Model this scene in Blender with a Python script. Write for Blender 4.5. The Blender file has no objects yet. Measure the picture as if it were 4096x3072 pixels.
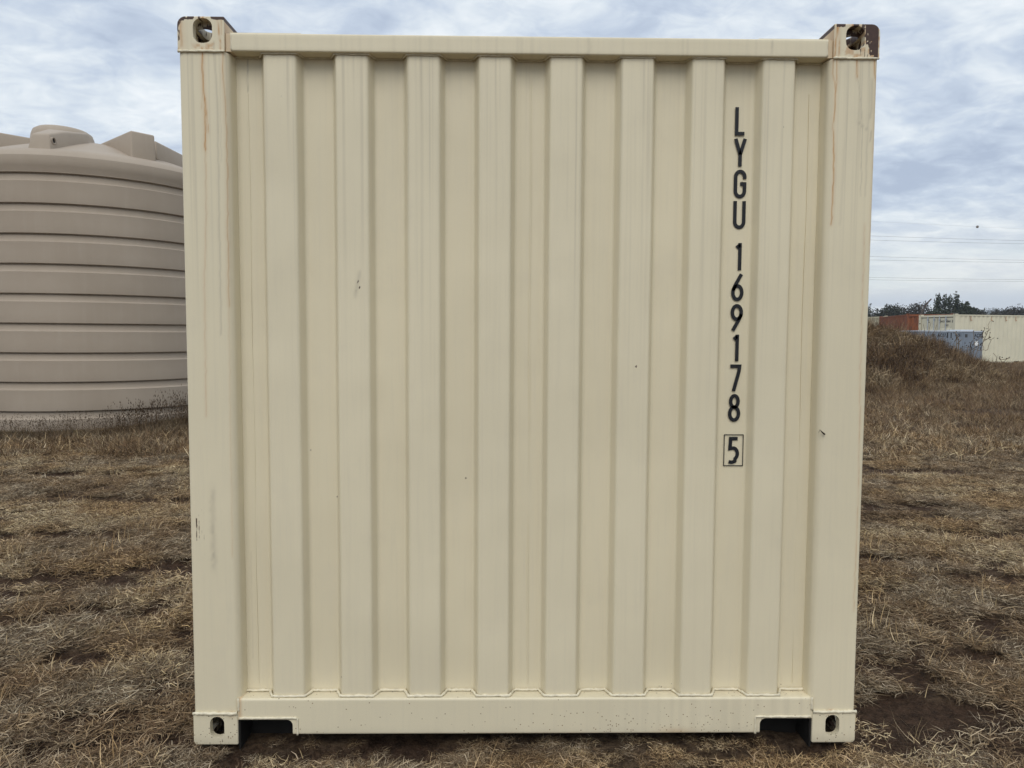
import bpy, bmesh, math, random
import numpy as np
from mathutils import Vector, Matrix
from mathutils import noise as mnoise

rng = np.random.default_rng(7)
random.seed(7)
scene = bpy.context.scene
COL = scene.collection
R = math.radians

# ------------------------------------------------------------------ camera
def make_camera():
    cam = bpy.data.cameras.new('camera')
    cam.sensor_width = 36.0
    cam.lens = 2953.0 / 4096 * 36.0
    cam.clip_start = 0.05
    cam.clip_end = 20000
    o = bpy.data.objects.new('camera', cam)
    COL.objects.link(o)
    yaw, pitch, roll = .0157, -.0645, .005
    f = Vector((math.sin(yaw) * math.cos(pitch), math.cos(yaw) * math.cos(pitch), math.sin(pitch)))
    r = Vector((math.cos(yaw), -math.sin(yaw), 0))
    u = r.cross(f)
    c, s = math.cos(roll), math.sin(roll)
    r2, u2 = r * c + u * s, u * c - r * s
    m = Matrix((r2, u2, -f)).transposed().to_4x4()
    m.translation = Vector((-.1018, -2.6282, 1.4981))
    o.matrix_world = m
    scene.camera = o
make_camera()

# ------------------------------------------------------------------ sky, sun, exposure
SUN_EL, SUN_AZ = R(48), R(188)      # azimuth clockwise from +Y: behind the camera
CLOUD_GAIN = 1.10
def make_world():
    w = bpy.data.worlds.new('World'); scene.world = w; w.use_nodes = True
    nt = w.node_tree; nt.nodes.clear()
    N = nt.nodes.new; L = nt.links.new
    out = N('ShaderNodeOutputWorld')
    sky = N('ShaderNodeTexSky'); sky.sky_type = 'NISHITA'; sky.sun_disc = False
    sky.sun_elevation = SUN_EL; sky.sun_rotation = SUN_AZ
    bg1 = N('ShaderNodeBackground'); bg1.inputs[1].default_value = .1
    L(sky.outputs[0], bg1.inputs[0])
    tc = N('ShaderNodeTexCoord')
    sep = N('ShaderNodeSeparateXYZ'); L(tc.outputs['Generated'], sep.inputs[0])
    def M(op, a, b=None, c=None, clamp=False):
        n = N('ShaderNodeMath'); n.operation = op; n.use_clamp = clamp
        for i, v in enumerate((a, b, c)):
            if v is None: continue
            if isinstance(v, (int, float)): n.inputs[i].default_value = v
            else: L(v, n.inputs[i])
        return n.outputs[0]
    def MR(v, a, b, c=0, d=1, t='SMOOTHSTEP'):
        n = N('ShaderNodeMapRange'); n.interpolation_type = t
        L(v, n.inputs[0])
        for i, x in zip((1, 2, 3, 4), (a, b, c, d)): n.inputs[i].default_value = x
        return n.outputs[0]
    def MIX(f, a, b, mode='MIX'):
        n = N('ShaderNodeMix'); n.data_type = 'RGBA'; n.blend_type = mode
        for i, v in ((0, f), (6, a), (7, b)):
            if isinstance(v, (int, float)): n.inputs[i].default_value = v
            elif isinstance(v, tuple): n.inputs[i].default_value = (*v, 1)
            else: L(v, n.inputs[i])
        return n.outputs[2]
    z = M('MAXIMUM', sep.outputs[2], 0)
    den = M('ADD', z, .19)
    px = M('DIVIDE', sep.outputs[0], den); py = M('DIVIDE', sep.outputs[1], den)
    cmb = N('ShaderNodeCombineXYZ'); L(px, cmb.inputs[0]); L(py, cmb.inputs[1])
    mp = N('ShaderNodeMapping'); L(cmb.outputs[0], mp.inputs[0])
    mp.inputs['Location'].default_value = (3.1, 1.7, 0)
    mp.inputs['Rotation'].default_value = (0, 0, R(-24))
    mp.inputs['Scale'].default_value = (1.35, 1.6, 1)
    def NOISE(scale, det, rough, dist, vec=None):
        n = N('ShaderNodeTexNoise'); n.noise_dimensions = '3D'
        n.inputs['Scale'].default_value = scale; n.inputs['Detail'].default_value = det
        n.inputs['Roughness'].default_value = rough; n.inputs['Distortion'].default_value = dist
        L(vec or mp.outputs[0], n.inputs['Vector']); return n.outputs[0]
    n1 = NOISE(.9, 5, .52, .5)
    n2 = NOISE(2.7, 4, .55, .5)
    n3 = NOISE(6.5, 5, .6, .6)
    s = M('ADD', M('MULTIPLY', n1, .42), M('ADD', M('MULTIPLY', n2, .34), M('MULTIPLY', n3, .24)))
    cr = N('ShaderNodeValToRGB'); L(s, cr.inputs[0])
    e = cr.color_ramp.elements
    e[0].position = .39; e[0].color = (.43, .505, .635, 1)
    e[1].position = .615; e[1].color = (.93, .965, .985, 1)
    m = cr.color_ramp.elements.new(.465); m.color = (.56, .64, .755, 1)
    m = cr.color_ramp.elements.new(.535); m.color = (.74, .805, .865, 1)
    # lower sky: flatter, warmer and paler, then a blue grey bank on the horizon
    low = MR(z, .17, .06)
    col = MIX(M('MULTIPLY', low, .62), cr.outputs[0], (.86, .87, .84))
    nb = NOISE(.35, 3, .5, .3)
    warm = M('MULTIPLY', MR(z, .115, .09), MR(z, .052, .066))
    col = MIX(M('MULTIPLY', warm, M('MULTIPLY', MR(nb, .40, .62), .6)), col, (.70, .84, .83))
    zz = M('ADD', z, M('MULTIPLY', M('SUBTRACT', NOISE(1.4, 3, .5, 0, tc.outputs['Generated']), .5), .012))
    col = MIX(MR(zz, .060, .044), col, (.62, .68, .76))
    gap = M('MULTIPLY', MR(zz, .0405, .036), MR(M('ADD', sep.outputs[0], 0.0), .56, .50))
    col = MIX(gap, col, (.76, .81, .85))
    up = M('ADD', MR(sep.outputs[2], .40, 1.0, 0, .35, 'LINEAR'), CLOUD_GAIN)
    bg2 = N('ShaderNodeBackground'); L(col, bg2.inputs[0]); L(up, bg2.inputs[1])
    mix = N('ShaderNodeMixShader'); mix.inputs[0].default_value = .93
    L(bg1.outputs[0], mix.inputs[1]); L(bg2.outputs[0], mix.inputs[2])
    L(mix.outputs[0], out.inputs[0])
make_world()
def make_sun():
    l = bpy.data.lights.new('sun', 'SUN'); l.energy = 1.5; l.angle = R(38); l.color = (1, .95, .88)
    o = bpy.data.objects.new('sun', l); COL.objects.link(o)
    d = Vector((math.sin(SUN_AZ) * math.cos(SUN_EL), math.cos(SUN_AZ) * math.cos(SUN_EL), math.sin(SUN_EL)))
    o.rotation_euler = d.to_track_quat('Z', 'Y').to_euler()
make_sun()
vs = scene.view_settings
vs.view_transform = 'Standard'; vs.look = 'None'; vs.gamma = 1; vs.exposure = 0.0; vs.use_curve_mapping = False
scene.cycles.use_denoising = True
scene.cycles.max_bounces = 8
scene.cycles.volume_bounces = 0

# ------------------------------------------------------------------ helpers
def tag(o, label=None, cat=None, group=None, kind=None):
    if label: o['label'] = label
    if cat: o['category'] = cat
    if group: o['group'] = group
    if kind: o['kind'] = kind
    return o
def empty(name, loc=(0, 0, 0), rz=0):
    o = bpy.data.objects.new(name, None); COL.objects.link(o)
    o.location = loc; o.rotation_euler = (0, 0, rz); o.empty_display_size = .2
    return o
def link(name, me, parent=None, mat=None):
    o = bpy.data.objects.new(name, me); COL.objects.link(o)
    if mat is not None and not me.materials: me.materials.append(mat)
    if parent is not None: o.parent = parent
    return o
def mesh(V, F, smooth=False):
    me = bpy.data.meshes.new('m'); me.from_pydata([tuple(v) for v in V], [], [tuple(f) for f in F]); me.update()
    if smooth: me.shade_smooth()
    return me
class MB:
    """collects simple solids into one mesh"""
    def __init__(s): s.V = []; s.F = []
    def add(s, V, F):
        b = len(s.V); s.V += [tuple(v) for v in V]; s.F += [tuple(i + b for i in f) for f in F]; return s
    def box(s, x0, x1, y0, y1, z0, z1):
        return s.add([(x0, y0, z0), (x1, y0, z0), (x1, y1, z0), (x0, y1, z0), (x0, y0, z1), (x1, y0, z1), (x1, y1, z1), (x0, y1, z1)],
                     [(0, 3, 2, 1), (4, 5, 6, 7), (0, 1, 5, 4), (1, 2, 6, 5), (2, 3, 7, 6), (3, 0, 4, 7)])
    def tube(s, pts, rad, n=6, caps=True):
        pts = [Vector(p) for p in pts]; rad = rad if hasattr(rad, '__len__') else [rad] * len(pts)
        V = []; a = None
        for i, p in enumerate(pts):
            t = (pts[min(i + 1, len(pts) - 1)] - pts[max(i - 1, 0)]).normalized()
            if a is None: a = t.orthogonal().normalized()
            a = (a - t * a.dot(t)).normalized(); b = t.cross(a)
            for k in range(n):
                w = 2 * math.pi * k / n; V.append(p + (a * math.cos(w) + b * math.sin(w)) * rad[i])
        F = [(i * n + k, i * n + (k + 1) % n, (i + 1) * n + (k + 1) % n, (i + 1) * n + k) for i in range(len(pts) - 1) for k in range(n)]
        if caps: F += [tuple(range(n))[::-1], tuple(range((len(pts) - 1) * n, len(pts) * n))]
        return s.add(V, F)
    def blob(s, c, r, seed=0):
        bm = bmesh.new(); bmesh.ops.create_icosphere(bm, subdivisions=1, radius=1)
        rr = random.Random(seed)
        V = [(c[0] + v.co.x * r[0] * rr.uniform(.85, 1.1), c[1] + v.co.y * r[1] * rr.uniform(.85, 1.1), c[2] + v.co.z * r[2] * rr.uniform(.85, 1.1)) for v in bm.verts]
        F = [[v.index for v in f.verts] for f in bm.faces]; bm.free(); return s.add(V, F)
    def build(s, name, mat, parent=None, smooth=False):
        return link(name, mesh(s.V, s.F, smooth), parent, mat)
def fillet(pts, r, n=4):
    out = [pts[0]]
    for i in range(1, len(pts) - 1):
        p, a, b = np.array(pts[i], float), np.array(pts[i - 1], float), np.array(pts[i + 1], float)
        da, db = np.linalg.norm(a - p), np.linalg.norm(b - p); t = min(r, da * .45, db * .45)
        A = p + (a - p) / da * t; B = p + (b - p) / db * t
        for k in range(n + 1):
            w = k / n; out.append(tuple((1 - w) ** 2 * A + 2 * w * (1 - w) * p + w * w * B))
    out.append(pts[-1]); return out
def resample(pts, step):
    out = []
    for a, b in zip(pts[:-1], pts[1:]):
        n = max(1, int(math.ceil(math.dist(a, b) / step)))
        out += [(a[0] + (b[0] - a[0]) * k / n, a[1] + (b[1] - a[1]) * k / n) for k in range(n)]
    return out + [pts[-1]]
def grid_mesh(P, closed_u=False, flip=False):
    """P: array (nu, nv, 3)"""
    nu, nv, _ = P.shape; V = P.reshape(-1, 3)
    u = np.arange(nu if closed_u else nu - 1); v = np.arange(nv - 1)
    U, W = np.meshgrid(u, v, indexing='ij'); U2 = (U + 1) % nu
    F = np.stack([U * nv + W, U2 * nv + W, U2 * nv + W + 1, U * nv + W + 1], -1).reshape(-1, 4)
    if flip: F = F[:, ::-1]
    me = bpy.data.meshes.new('m'); me.vertices.add(len(V)); me.vertices.foreach_set('co', V.astype(np.float32).ravel())
    me.loops.add(F.size); me.loops.foreach_set('vertex_index', F.astype(np.int32).ravel())
    me.polygons.add(len(F)); me.polygons.foreach_set('loop_start', np.arange(0, F.size, 4, dtype=np.int32))
    me.update(calc_edges=True); me.validate(); return me
def sweep_z(prof, z0, z1, dz=.01, flip=False):
    nz = max(2, int((z1 - z0) / dz) + 1); pr = np.array(prof); z = np.linspace(z0, z1, nz)
    P = np.zeros((len(pr), nz, 3)); P[..., 0] = pr[:, :1]; P[..., 1] = pr[:, 1:]; P[..., 2] = z[None]
    return grid_mesh(P, flip=flip)
def sweep_x(prof, x0, x1, dx=.02, flip=False):
    nx = max(2, int((x1 - x0) / dx) + 1); pr = np.array(prof); x = np.linspace(x0, x1, nx)
    P = np.zeros((len(pr), nx, 3)); P[..., 1] = pr[:, :1]; P[..., 2] = pr[:, 1:]; P[..., 0] = x[None]
    return grid_mesh(P, flip=flip)
def coords(me):
    a = np.zeros(len(me.vertices) * 3, np.float32); me.vertices.foreach_get('co', a); return a.reshape(-1, 3)
def set_attr(me, name, arr):
    at = me.attributes.new(name, 'FLOAT_COLOR', 'POINT'); at.data.foreach_set('color', np.asarray(arr, np.float32).ravel())
def sm(a, b, x):
    t = np.clip((x - a) / (b - a), 0, 1); return t * t * (3 - 2 * t)
_tab = rng.random((8, 4096))
def n1d(x, freq, k=0):
    t = np.asarray(x) * freq + 1000; i = np.floor(t).astype(int); f = t - i; f = f * f * (3 - 2 * f)
    return _tab[k][i % 4096] * (1 - f) + _tab[k][(i + 1) % 4096] * f
def h2(ix, iy, k=0):
    n = (ix * 374761393 + iy * 668265263 + k * 974711) & 0x7fffffff
    n = ((n ^ (n >> 13)) * 1274126177) & 0x7fffffff
    return ((n ^ (n >> 16)) & 0xffff) / 65535.0
def n2d(x, y, freq, k=0):
    X = np.asarray(x) * freq + 500; Y = np.asarray(y) * freq + 500
    ix = np.floor(X).astype(np.int64); iy = np.floor(Y).astype(np.int64); fx = X - ix; fy = Y - iy
    fx = fx * fx * (3 - 2 * fx); fy = fy * fy * (3 - 2 * fy)
    a = h2(ix, iy, k) * (1 - fx) + h2(ix + 1, iy, k) * fx; b = h2(ix, iy + 1, k) * (1 - fx) + h2(ix + 1, iy + 1, k) * fx
    return a * (1 - fy) + b * fy
def fbm(x, y, freq, k=0, o=4):
    s = 0; a = .5; t = 0
    for i in range(o):
        s = s + a * n2d(x, y, freq * 2 ** i, k + i * 7); t += a; a *= .5
    return s / t

# ------------------------------------------------------------------ materials
class NT:
    def __init__(s, name):
        s.m = bpy.data.materials.new(name); s.m.use_nodes = True; s.nt = s.m.node_tree
        s.b = s.nt.nodes['Principled BSDF']; s.tc = s.nt.nodes.new('ShaderNodeTexCoord')
    def N(s, t, **k):
        n = s.nt.nodes.new(t)
        for a, b in k.items(): setattr(n, a, b)
        return n
    def L(s, a, b): s.nt.links.new(a, b)
    def put(s, sock, v):
        if isinstance(v, (int, float)): sock.default_value = v
        elif isinstance(v, tuple): sock.default_value = (*v, 1) if len(v) == 3 and sock.type == 'RGBA' else v
        else: s.L(v, sock)
    def noise(s, scale, det=4, rough=.55, dist=0, vec=None, sc=None):
        n = s.N('ShaderNodeTexNoise'); n.inputs['Scale'].default_value = scale; n.inputs['Detail'].default_value = det
        n.inputs['Roughness'].default_value = rough; n.inputs['Distortion'].default_value = dist
        v = vec or s.tc.outputs['Object']
        if sc:
            mp = s.N('ShaderNodeMapping'); mp.inputs['Scale'].default_value = sc; s.L(v, mp.inputs[0]); v = mp.outputs[0]
        s.L(v, n.inputs['Vector']); return n.outputs[0]
    def mr(s, v, a, b, c=0., d=1.):
        n = s.N('ShaderNodeMapRange', interpolation_type='SMOOTHSTEP'); s.L(v, n.inputs[0])
        for i, x in zip((1, 2, 3, 4), (a, b, c, d)): n.inputs[i].default_value = x
        return n.outputs[0]
    def math(s, op, a, b=0.):
        n = s.N('ShaderNodeMath', operation=op); s.put(n.inputs[0], a); s.put(n.inputs[1], b); return n.outputs[0]
    def mix(s, f, a, b, mode='MIX'):
        n = s.N('ShaderNodeMix', data_type='RGBA', blend_type=mode)
        s.put(n.inputs[0], f); s.put(n.inputs[6], a); s.put(n.inputs[7], b); return n.outputs[2]
    def bump(s, h, strength, dist=.01):
        n = s.N('ShaderNodeBump'); n.inputs['Strength'].default_value = strength; n.inputs['Distance'].default_value = dist
        s.L(h, n.inputs['Height']); s.L(n.outputs[0], s.b.inputs['Normal'])
    def fin(s, col, rough=.6, spec=.4, metal=0.):
        s.put(s.b.inputs['Base Color'], col); s.put(s.b.inputs['Roughness'], rough)
        s.b.inputs['Specular IOR Level'].default_value = spec; s.b.inputs['Metallic'].default_value = metal
        return s.m
def simple(name, col, rough=.6, spec=.4, metal=0., var=.15, scale=8., sc=None):
    n = NT(name); v = n.noise(scale, 4, .6, 0, None, sc)
    dk = tuple(c * (1 - var) for c in col); lt = tuple(min(1, c * (1 + var)) for c in col)
    return n.fin(n.mix(n.mr(v, .3, .7), dk, lt), rough, spec, metal)
def cream(name='cream_paint', base=(.700, .628, .455), wear_shade=True, specks=False):
    n = NT(name)
    big = n.noise(1.3, 3); st = n.noise(14, 5, .6, 0, None, (6, 6, .25))
    fine = n.noise(300, 2); dust = n.noise(5, 6, .7)
    c = n.mix(n.mr(big, .35, .65), tuple(b * .955 for b in base), tuple(min(1, b * 1.02) for b in base))
    c = n.mix(n.mr(st, .45, .75, 0, .12), c, (.50, .455, .365))
    c = n.mix(n.mr(dust, .5, .8, 0, .13), c, (.47, .43, .36))
    c = n.mix(n.mr(fine, .3, .7, 0, .06), c, (.44, .41, .32))
    ch = n.N('ShaderNodeTexVoronoi'); ch.inputs['Scale'].default_value = 9; n.L(n.tc.outputs['Object'], ch.inputs['Vector'])
    chip = n.mr(ch.outputs['Distance'], .035, .025)
    sel = n.mr(n.N('ShaderNodeSeparateColor').outputs[0], 2, 3) if False else None
    sc = n.N('ShaderNodeSeparateColor'); n.L(ch.outputs['Color'], sc.inputs[0])
    chip = n.math('MULTIPLY', chip, n.mr(sc.outputs[0], .84, .86))
    c = n.mix(chip, c, (.12, .09, .06))
    rough = .48
    if wear_shade:
        at = n.N('ShaderNodeAttribute', attribute_name='wear_shade', attribute_type='GEOMETRY')
        s = n.N('ShaderNodeSeparateColor'); n.L(at.outputs['Color'], s.inputs[0])
        g = n.noise(90, 3); g2 = n.noise(60, 4, .7, 0, None, (3, 3, .4))
        # b: grey water streaks, grime, recess darkening, painted cavity shade
        c = n.mix(n.math('MULTIPLY', s.outputs[2], n.mr(g2, .2, .6, .7, 1.)), c, (.28, .245, .19))
        # alpha: splash specks
        v = n.N('ShaderNodeTexVoronoi'); v.inputs['Scale'].default_value = 130; n.L(n.tc.outputs['Object'], v.inputs['Vector'])
        sv = n.N('ShaderNodeSeparateColor'); n.L(v.outputs['Color'], sv.inputs[0])
        spk = n.math('MULTIPLY', n.mr(v.outputs['Distance'], .34, .22), n.math('GREATER_THAN', at.outputs['Alpha'], sv.outputs[0]))
        c = n.mix(n.math('MULTIPLY', spk, .85), c, n.mix(sv.outputs[1], (.22, .12, .05), (.07, .05, .035)))
        # r: thin orange rust, g: bare primer, scrapes, painted cavity shade
        c = n.mix(s.outputs[0], c, n.mix(g, (.52, .25, .055), (.34, .125, .025)))
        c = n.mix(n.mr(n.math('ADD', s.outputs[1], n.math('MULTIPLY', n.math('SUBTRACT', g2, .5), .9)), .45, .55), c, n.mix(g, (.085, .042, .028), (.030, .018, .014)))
        n.b.inputs['Roughness'].default_value = .5
    n.bump(n.noise(220, 2), .06, .002)
    return n.fin(c, rough, .35)
M_CREAM = cream()
M_CREAMB = cream('cream_paint_plain', wear_shade=False)
M_CREAM2 = cream('cream_paint_far', base=(.66, .62, .47), wear_shade=False)
M_WELD = simple('weld_paint', (.66, .60, .45), .5, .35, var=.12, scale=40)
M_BLACK = simple('black_lettering', (.012, .013, .016), .5, .3, var=.1)
M_DARK = simple('dark_steel_and_shade', (.014, .013, .012), .7, .2)  # near black also stands in for shade in the notches and tank inlet
M_WOOD = simple('ply_floor', (.10, .07, .045), .8, .2)
def rusty_red():
    n = NT('rusty_red_paint'); a = n.noise(3, 5, .65); b = n.noise(8, 5, .7, 0, None, (3, 3, .3))
    c = n.mix(n.mr(a, .4, .62), (.235, .078, .032), (.17, .060, .032)); c = n.mix(n.mr(b, .6, .68), c, (.07, .030, .020))
    return n.fin(c, .75, .25)
M_RUST = rusty_red()
M_PALE = simple('pale_yellow_paint', (.50, .46, .33), .6, .3)
M_STAIN = simple('rust_mark', (.40, .23, .13), .8, .2, var=.3, scale=20)
def tank_plastic():
    n = NT('tank_plastic'); a = n.noise(.8, 4, .6); f = n.noise(260, 2, .5); st = n.noise(5, 5, .6, 0, None, (2, 2, .15))
    c = n.mix(n.mr(a, .3, .7), (.345, .285, .222), (.385, .322, .255))
    c = n.mix(n.mr(st, .45, .8, 0, .22), c, (.43, .37, .30))
    c = n.mix(n.mr(f, .3, .7, 0, .10), c, (.28, .23, .18))
    n.bump(f, .10, .003)
    return n.fin(c, .62, .25)
M_TANK = tank_plastic()
M_GREY = simple('grey_cabinet_paint', (.19, .225, .27), .5, .4, var=.08, scale=3)
M_GREYL = simple('grey_roof_edge', (.55, .60, .66), .5, .4, var=.05)
M_WHITE = simple('white_sticker', (.75, .76, .76), .6, .3, var=.04)
M_LABEL = simple('label_plate', (.05, .05, .05), .6, .3, var=.4, scale=60)
M_PLATE = simple('pale_notice', (.13, .155, .19), .6, .3, var=.2, scale=60)
M_GALV = simple('galvanised_rod', (.30, .32, .34), .5, .5, .3, var=.2)
M_WIRE = simple('cable_metal', (.16, .16, .17), .6, .3)
M_BALL = simple('marker_ball', (.20, .18, .16), .6, .3)
def attr_mat(name, rough=.85, gain=1.0, spec=.15, world=None, trans=0.):
    n = NT(name); at = n.N('ShaderNodeAttribute', attribute_name='tint', attribute_type='GEOMETRY')
    oi = n.N('ShaderNodeObjectInfo')
    c = n.mix(n.mr(oi.outputs['Random'], 0, 1, 0, 1), (.72 * gain, .70 * gain, .68 * gain), (1.15 * gain, 1.15 * gain, 1.12 * gain))
    c = n.mix(1., at.outputs['Color'], c, 'MULTIPLY')
    g = n.N('ShaderNodeNewGeometry')
    if world:
        w = n.noise(world[0], 3, .6, 0, g.outputs['Position'])
        c = n.mix(n.mr(w, .38, .62), c, n.mix(1., c, world[1], 'MULTIPLY'))
    return n.fin(c, rough, spec)
M_STRAW = attr_mat('dry_straw', world=(1.6, (.80, .70, .60)))
M_WEED = attr_mat('dry_weed_stems', world=(1.4, (.55, .48, .40)))
M_LEAF = attr_mat('leaves', world=None)
M_BARK = simple('bark', (.075, .06, .05), .9, .1, var=.3, scale=6)
M_STALK = simple('dead_stalk', (.16, .115, .07), .9, .1, var=.3, scale=30)
M_SEED = simple('dead_seed_head', (.035, .025, .018), .95, .1, var=.3, scale=60)

# ------------------------------------------------------------------ ground
SOIL = [(1.42, .62, .12, .06), (2.1, .75, .25, .07), (1.95, .1, .15, .05), (1.36, -.02, .06, .05), (-2.9, 1.2, .3, .06), (-2.2, 1.35, .25, .05), (-1.55, .22, .12, .03), (3.6, 2.9, .5, .12), (2.0, 1.6, .2, .07), (-3.4, 2.9, .5, .08), (-1.6, 1.75, .2, .10),
        (-3.4, 1.62, .75, .10), (-2.7, 1.86, .55, .11), (-2.15, 2.05, .45, .09), (-1.7, 2.2, .5, .10), (-3.9, 1.45, .5, .10),
        (-3.1, 4.04, .6, .10), (-2.5, 4.1, .5, .09),
        (1.66, .66, .16, .07), (1.46, .24, .16, .13), (1.62, .14, .14, .07), (1.78, .25, .22, .035), (1.60, -.02, .17, .07), (1.78, -.08, .14, .06), (1.52, .34, .10, .06),
        (1.75, .5, .1, .03), (2.3, 1.1, .2, .06), (2.9, 1.85, .28, .08), (2.5, 2.3, .3, .06),
        (-1.75, .0, .13, .05), (-1.43, .04, .11, .035), (-1.87, .21, .12, .035), (-2.05, .75, .2, .06), (-1.6, .85, .16, .06), (-2.35, .6, .15, .05), (-1.5, .45, .13, .03), (-1.65, 1.1, .2, .05),
        (6.8, 9.2, 1.5, .35), (8.2, 9.6, 1.0, .3), (10.2, 11.9, 1.4, .5), (3.4, 3.8, .5, .15), (4.6, 5.6, .9, .2), (3.9, 6.4, .8, .2), (5.6, 7.2, .9, .22), (-4.9, 5.3, .8, .15),
        (0.3, -.42, .12, .04), (-.5, -.47, .16, .04), (.95, -.44, .10, .04)]
def soil(x, y):
    s = np.zeros_like(np.asarray(x, float)); wob = (fbm(x, y, 7., 3) - .5) * 1.2
    for cx, cy, rx, ry in SOIL:
        if cy < 4.5: rx = rx + .07; ry = ry + .055
        d = np.sqrt(((x - cx) / rx) ** 2 + ((y - cy) / ry) ** 2) + wob
        s = np.maximum(s, 1 - sm(.75, 1.2, d))
    s = np.maximum(s, sm(.62, .68, fbm(x * .6, y * 1.6, 3.2, 11)) * .9)
    return s
def mound_h(x, y):
    h = 1.5 * (1 - sm(11.9, 19.3, x + (fbm(x, y, .5, 5) - .5) * 1.6)) * sm(1, 6, x)
    yb = 15.6 + (x - 9) * .66
    h = h * (.86 + .3 * fbm(x, y, .9, 15))
    return h * sm(0, 3.6, y - yb) * (1 - sm(6.5, 10.5, y - yb))
def gh(x, y):
    x = np.asarray(x, float); y = np.asarray(y, float)
    h = .2 * sm(7, 30, y) * sm(-3, 6, x)
    near = 1 - sm(30, 60, np.hypot(x, y))
    h = h + near * ((fbm(x, y, .8, 1) - .5) * .06 + (fbm(x, y, 6., 2) - .5) * .025)
    foot = (1 - sm(1.25, 1.7, np.abs(x))) * sm(-.9, -.2, y) * (1 - sm(6.1, 6.6, y))
    h = h * (1 - foot * .8)
    tk = 1 - sm(2.15, 2.7, np.hypot(x + 7.13, y - 10.43)); h = h * (1 - tk)
    h = h - soil(x, y) * .025 * near + mound_h(x, y)
    # wooded rise far off to the right
    h = h + 19 * sm(300, 390, x) * np.exp(-((y - 640) / 90.) ** 2) * (1 - sm(560, 900, x))
    h = h - .014 * (1 - sm(1.05, 1.12, np.abs(x))) * sm(-.16, -.03, y) * (1 - sm(5.8, 6.2, y))
    return h - .012
def axis(lo, hi, step, far, g=1.12):
    a = list(np.arange(lo, hi, step)); s = step; v = hi
    while v < far: a.append(v); s *= g; v += s
    a.append(far); s = step; v = lo - step; b = []
    while v > -far: b.append(v); s *= g; v -= s
    b.append(-far); return np.array(b[::-1] + a)
def ground_mat():
    n = NT('dry_ground'); at = n.N('ShaderNodeAttribute', attribute_name='tint', attribute_type='GEOMETRY')
    s = n.N('ShaderNodeSeparateColor'); n.L(at.outputs['Color'], s.inputs[0])
    a = n.noise(1.2, 5, .65); b = n.noise(26, 6, .75); f = n.noise(140, 3, .7)
    thatch = n.mix(n.mr(b, .35, .65), (.062, .042, .029), (.20, .145, .092))
    thatch = n.mix(n.mr(a, .4, .6), thatch, n.mix(1., thatch, (.78, .72, .66), 'MULTIPLY'))
    dirt = n.mix(n.mr(b, .35, .65), (.030, .018, .012), (.105, .062, .040)); dirt = n.mix(n.mr(f, .4, .7, 0, .45), dirt, (.17, .115, .075))
    c = n.mix(s.outputs[0], thatch, dirt); c = n.mix(s.outputs[1], c, n.mix(n.mr(n.noise(.05, 5, .6), .35, .65), (.17, .125, .08), (.27, .21, .135)))
    n.bump(n.noise(30, 8, .75), 1.0, .05)
    return n.fin(c, .95, .1)
def build_ground():
    xs = axis(-7, 9, .05, 6000); ys = axis(-2.5, 9, .05, 6000)
    X, Y = np.meshgrid(xs, ys, indexing='ij'); Z = gh(X, Y)
    me = grid_mesh(np.stack([X, Y, Z], -1)); me.shade_smooth()
    s = soil(X, Y).ravel(); d = np.zeros((len(s), 4)); d[:, 0] = np.clip(s + .25, 0, 1) * (1 - .5 * sm(5, 30, np.hypot(X, Y).ravel())); d[:, 1] = sm(18, 60, np.hypot(X, Y).ravel()); d[:, 3] = 1
    set_attr(me, 'tint', d)
    o = link('ground', me, None, ground_mat()); tag(o, 'dry grassy field with bare reddish soil ruts', kind='structure')
build_ground()

# ------------------------------------------------------------------ straw, grass and weeds (instanced clumps)
def blades(n, rad, lmin, lmax, wid, pitch, cols, seg=2, curl=.5, z0=.0, zs=.02, heads=False, seed=0):
    r = np.random.default_rng(seed); V = []; F = []; C = []
    for i in range(n):
        a = r.uniform(0, 2 * np.pi); q = rad * math.sqrt(r.random())
        p = np.array([q * math.cos(a), q * math.sin(a), z0 + r.random() * zs])
        az = r.uniform(0, 2 * np.pi); el = R(r.uniform(*pitch)); ln = r.uniform(lmin, lmax) ; w = wid * r.uniform(.6, 1.3)
        col = np.array(cols[r.integers(len(cols))]) * r.uniform(.75, 1.25) * (1.0, .97, .92)
        side = np.array([-math.sin(az), math.cos(az), 0]) ; tilt = r.uniform(-.8, .8)
        side = side * math.cos(tilt) + np.array([0, 0, 1]) * math.sin(tilt)
        b = len(V)
        for k in range(seg + 1):
            ww = w * (1 - .8 * (k / seg) ** 2) * .5
            V += [p - side * ww, p + side * ww]; C += [col, col]
            d = np.array([math.cos(az) * math.cos(el), math.sin(az) * math.cos(el), math.sin(el)])
            p = p + d * ln / seg; p[2] = max(p[2], .002); az += r.uniform(-curl, curl); el = el + r.uniform(-curl, curl * .4)
        F += [(b + 2 * k, b + 2 * k + 1, b + 2 * k + 3, b + 2 * k + 2) for k in range(seg)]
        if heads and r.random() < .7:
            for j in range(5):
                q = V[-1] + r.normal(0, .012, 3) * (1, 1, 1.6); s2 = r.normal(0, 1, 3); s2 /= np.linalg.norm(s2); b = len(V)
                V += [q, q + s2 * .012, q + np.array([0, 0, .022]) + s2 * .004]; C += [col * .6] * 3; F.append((b, b + 1, b + 2))
    me = mesh(V, F); c = np.ones((len(V), 4)); c[:, :3] = np.clip(np.array(C), 0, 1); set_attr(me, 'tint', c); return me
def clumps(name, meshes, mat):
    c = bpy.data.collections.new(name)
    for i, me in enumerate(meshes):
        me.materials.append(mat); c.objects.link(bpy.data.objects.new('%s_%02d' % (name, i), me))
    return c
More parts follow.
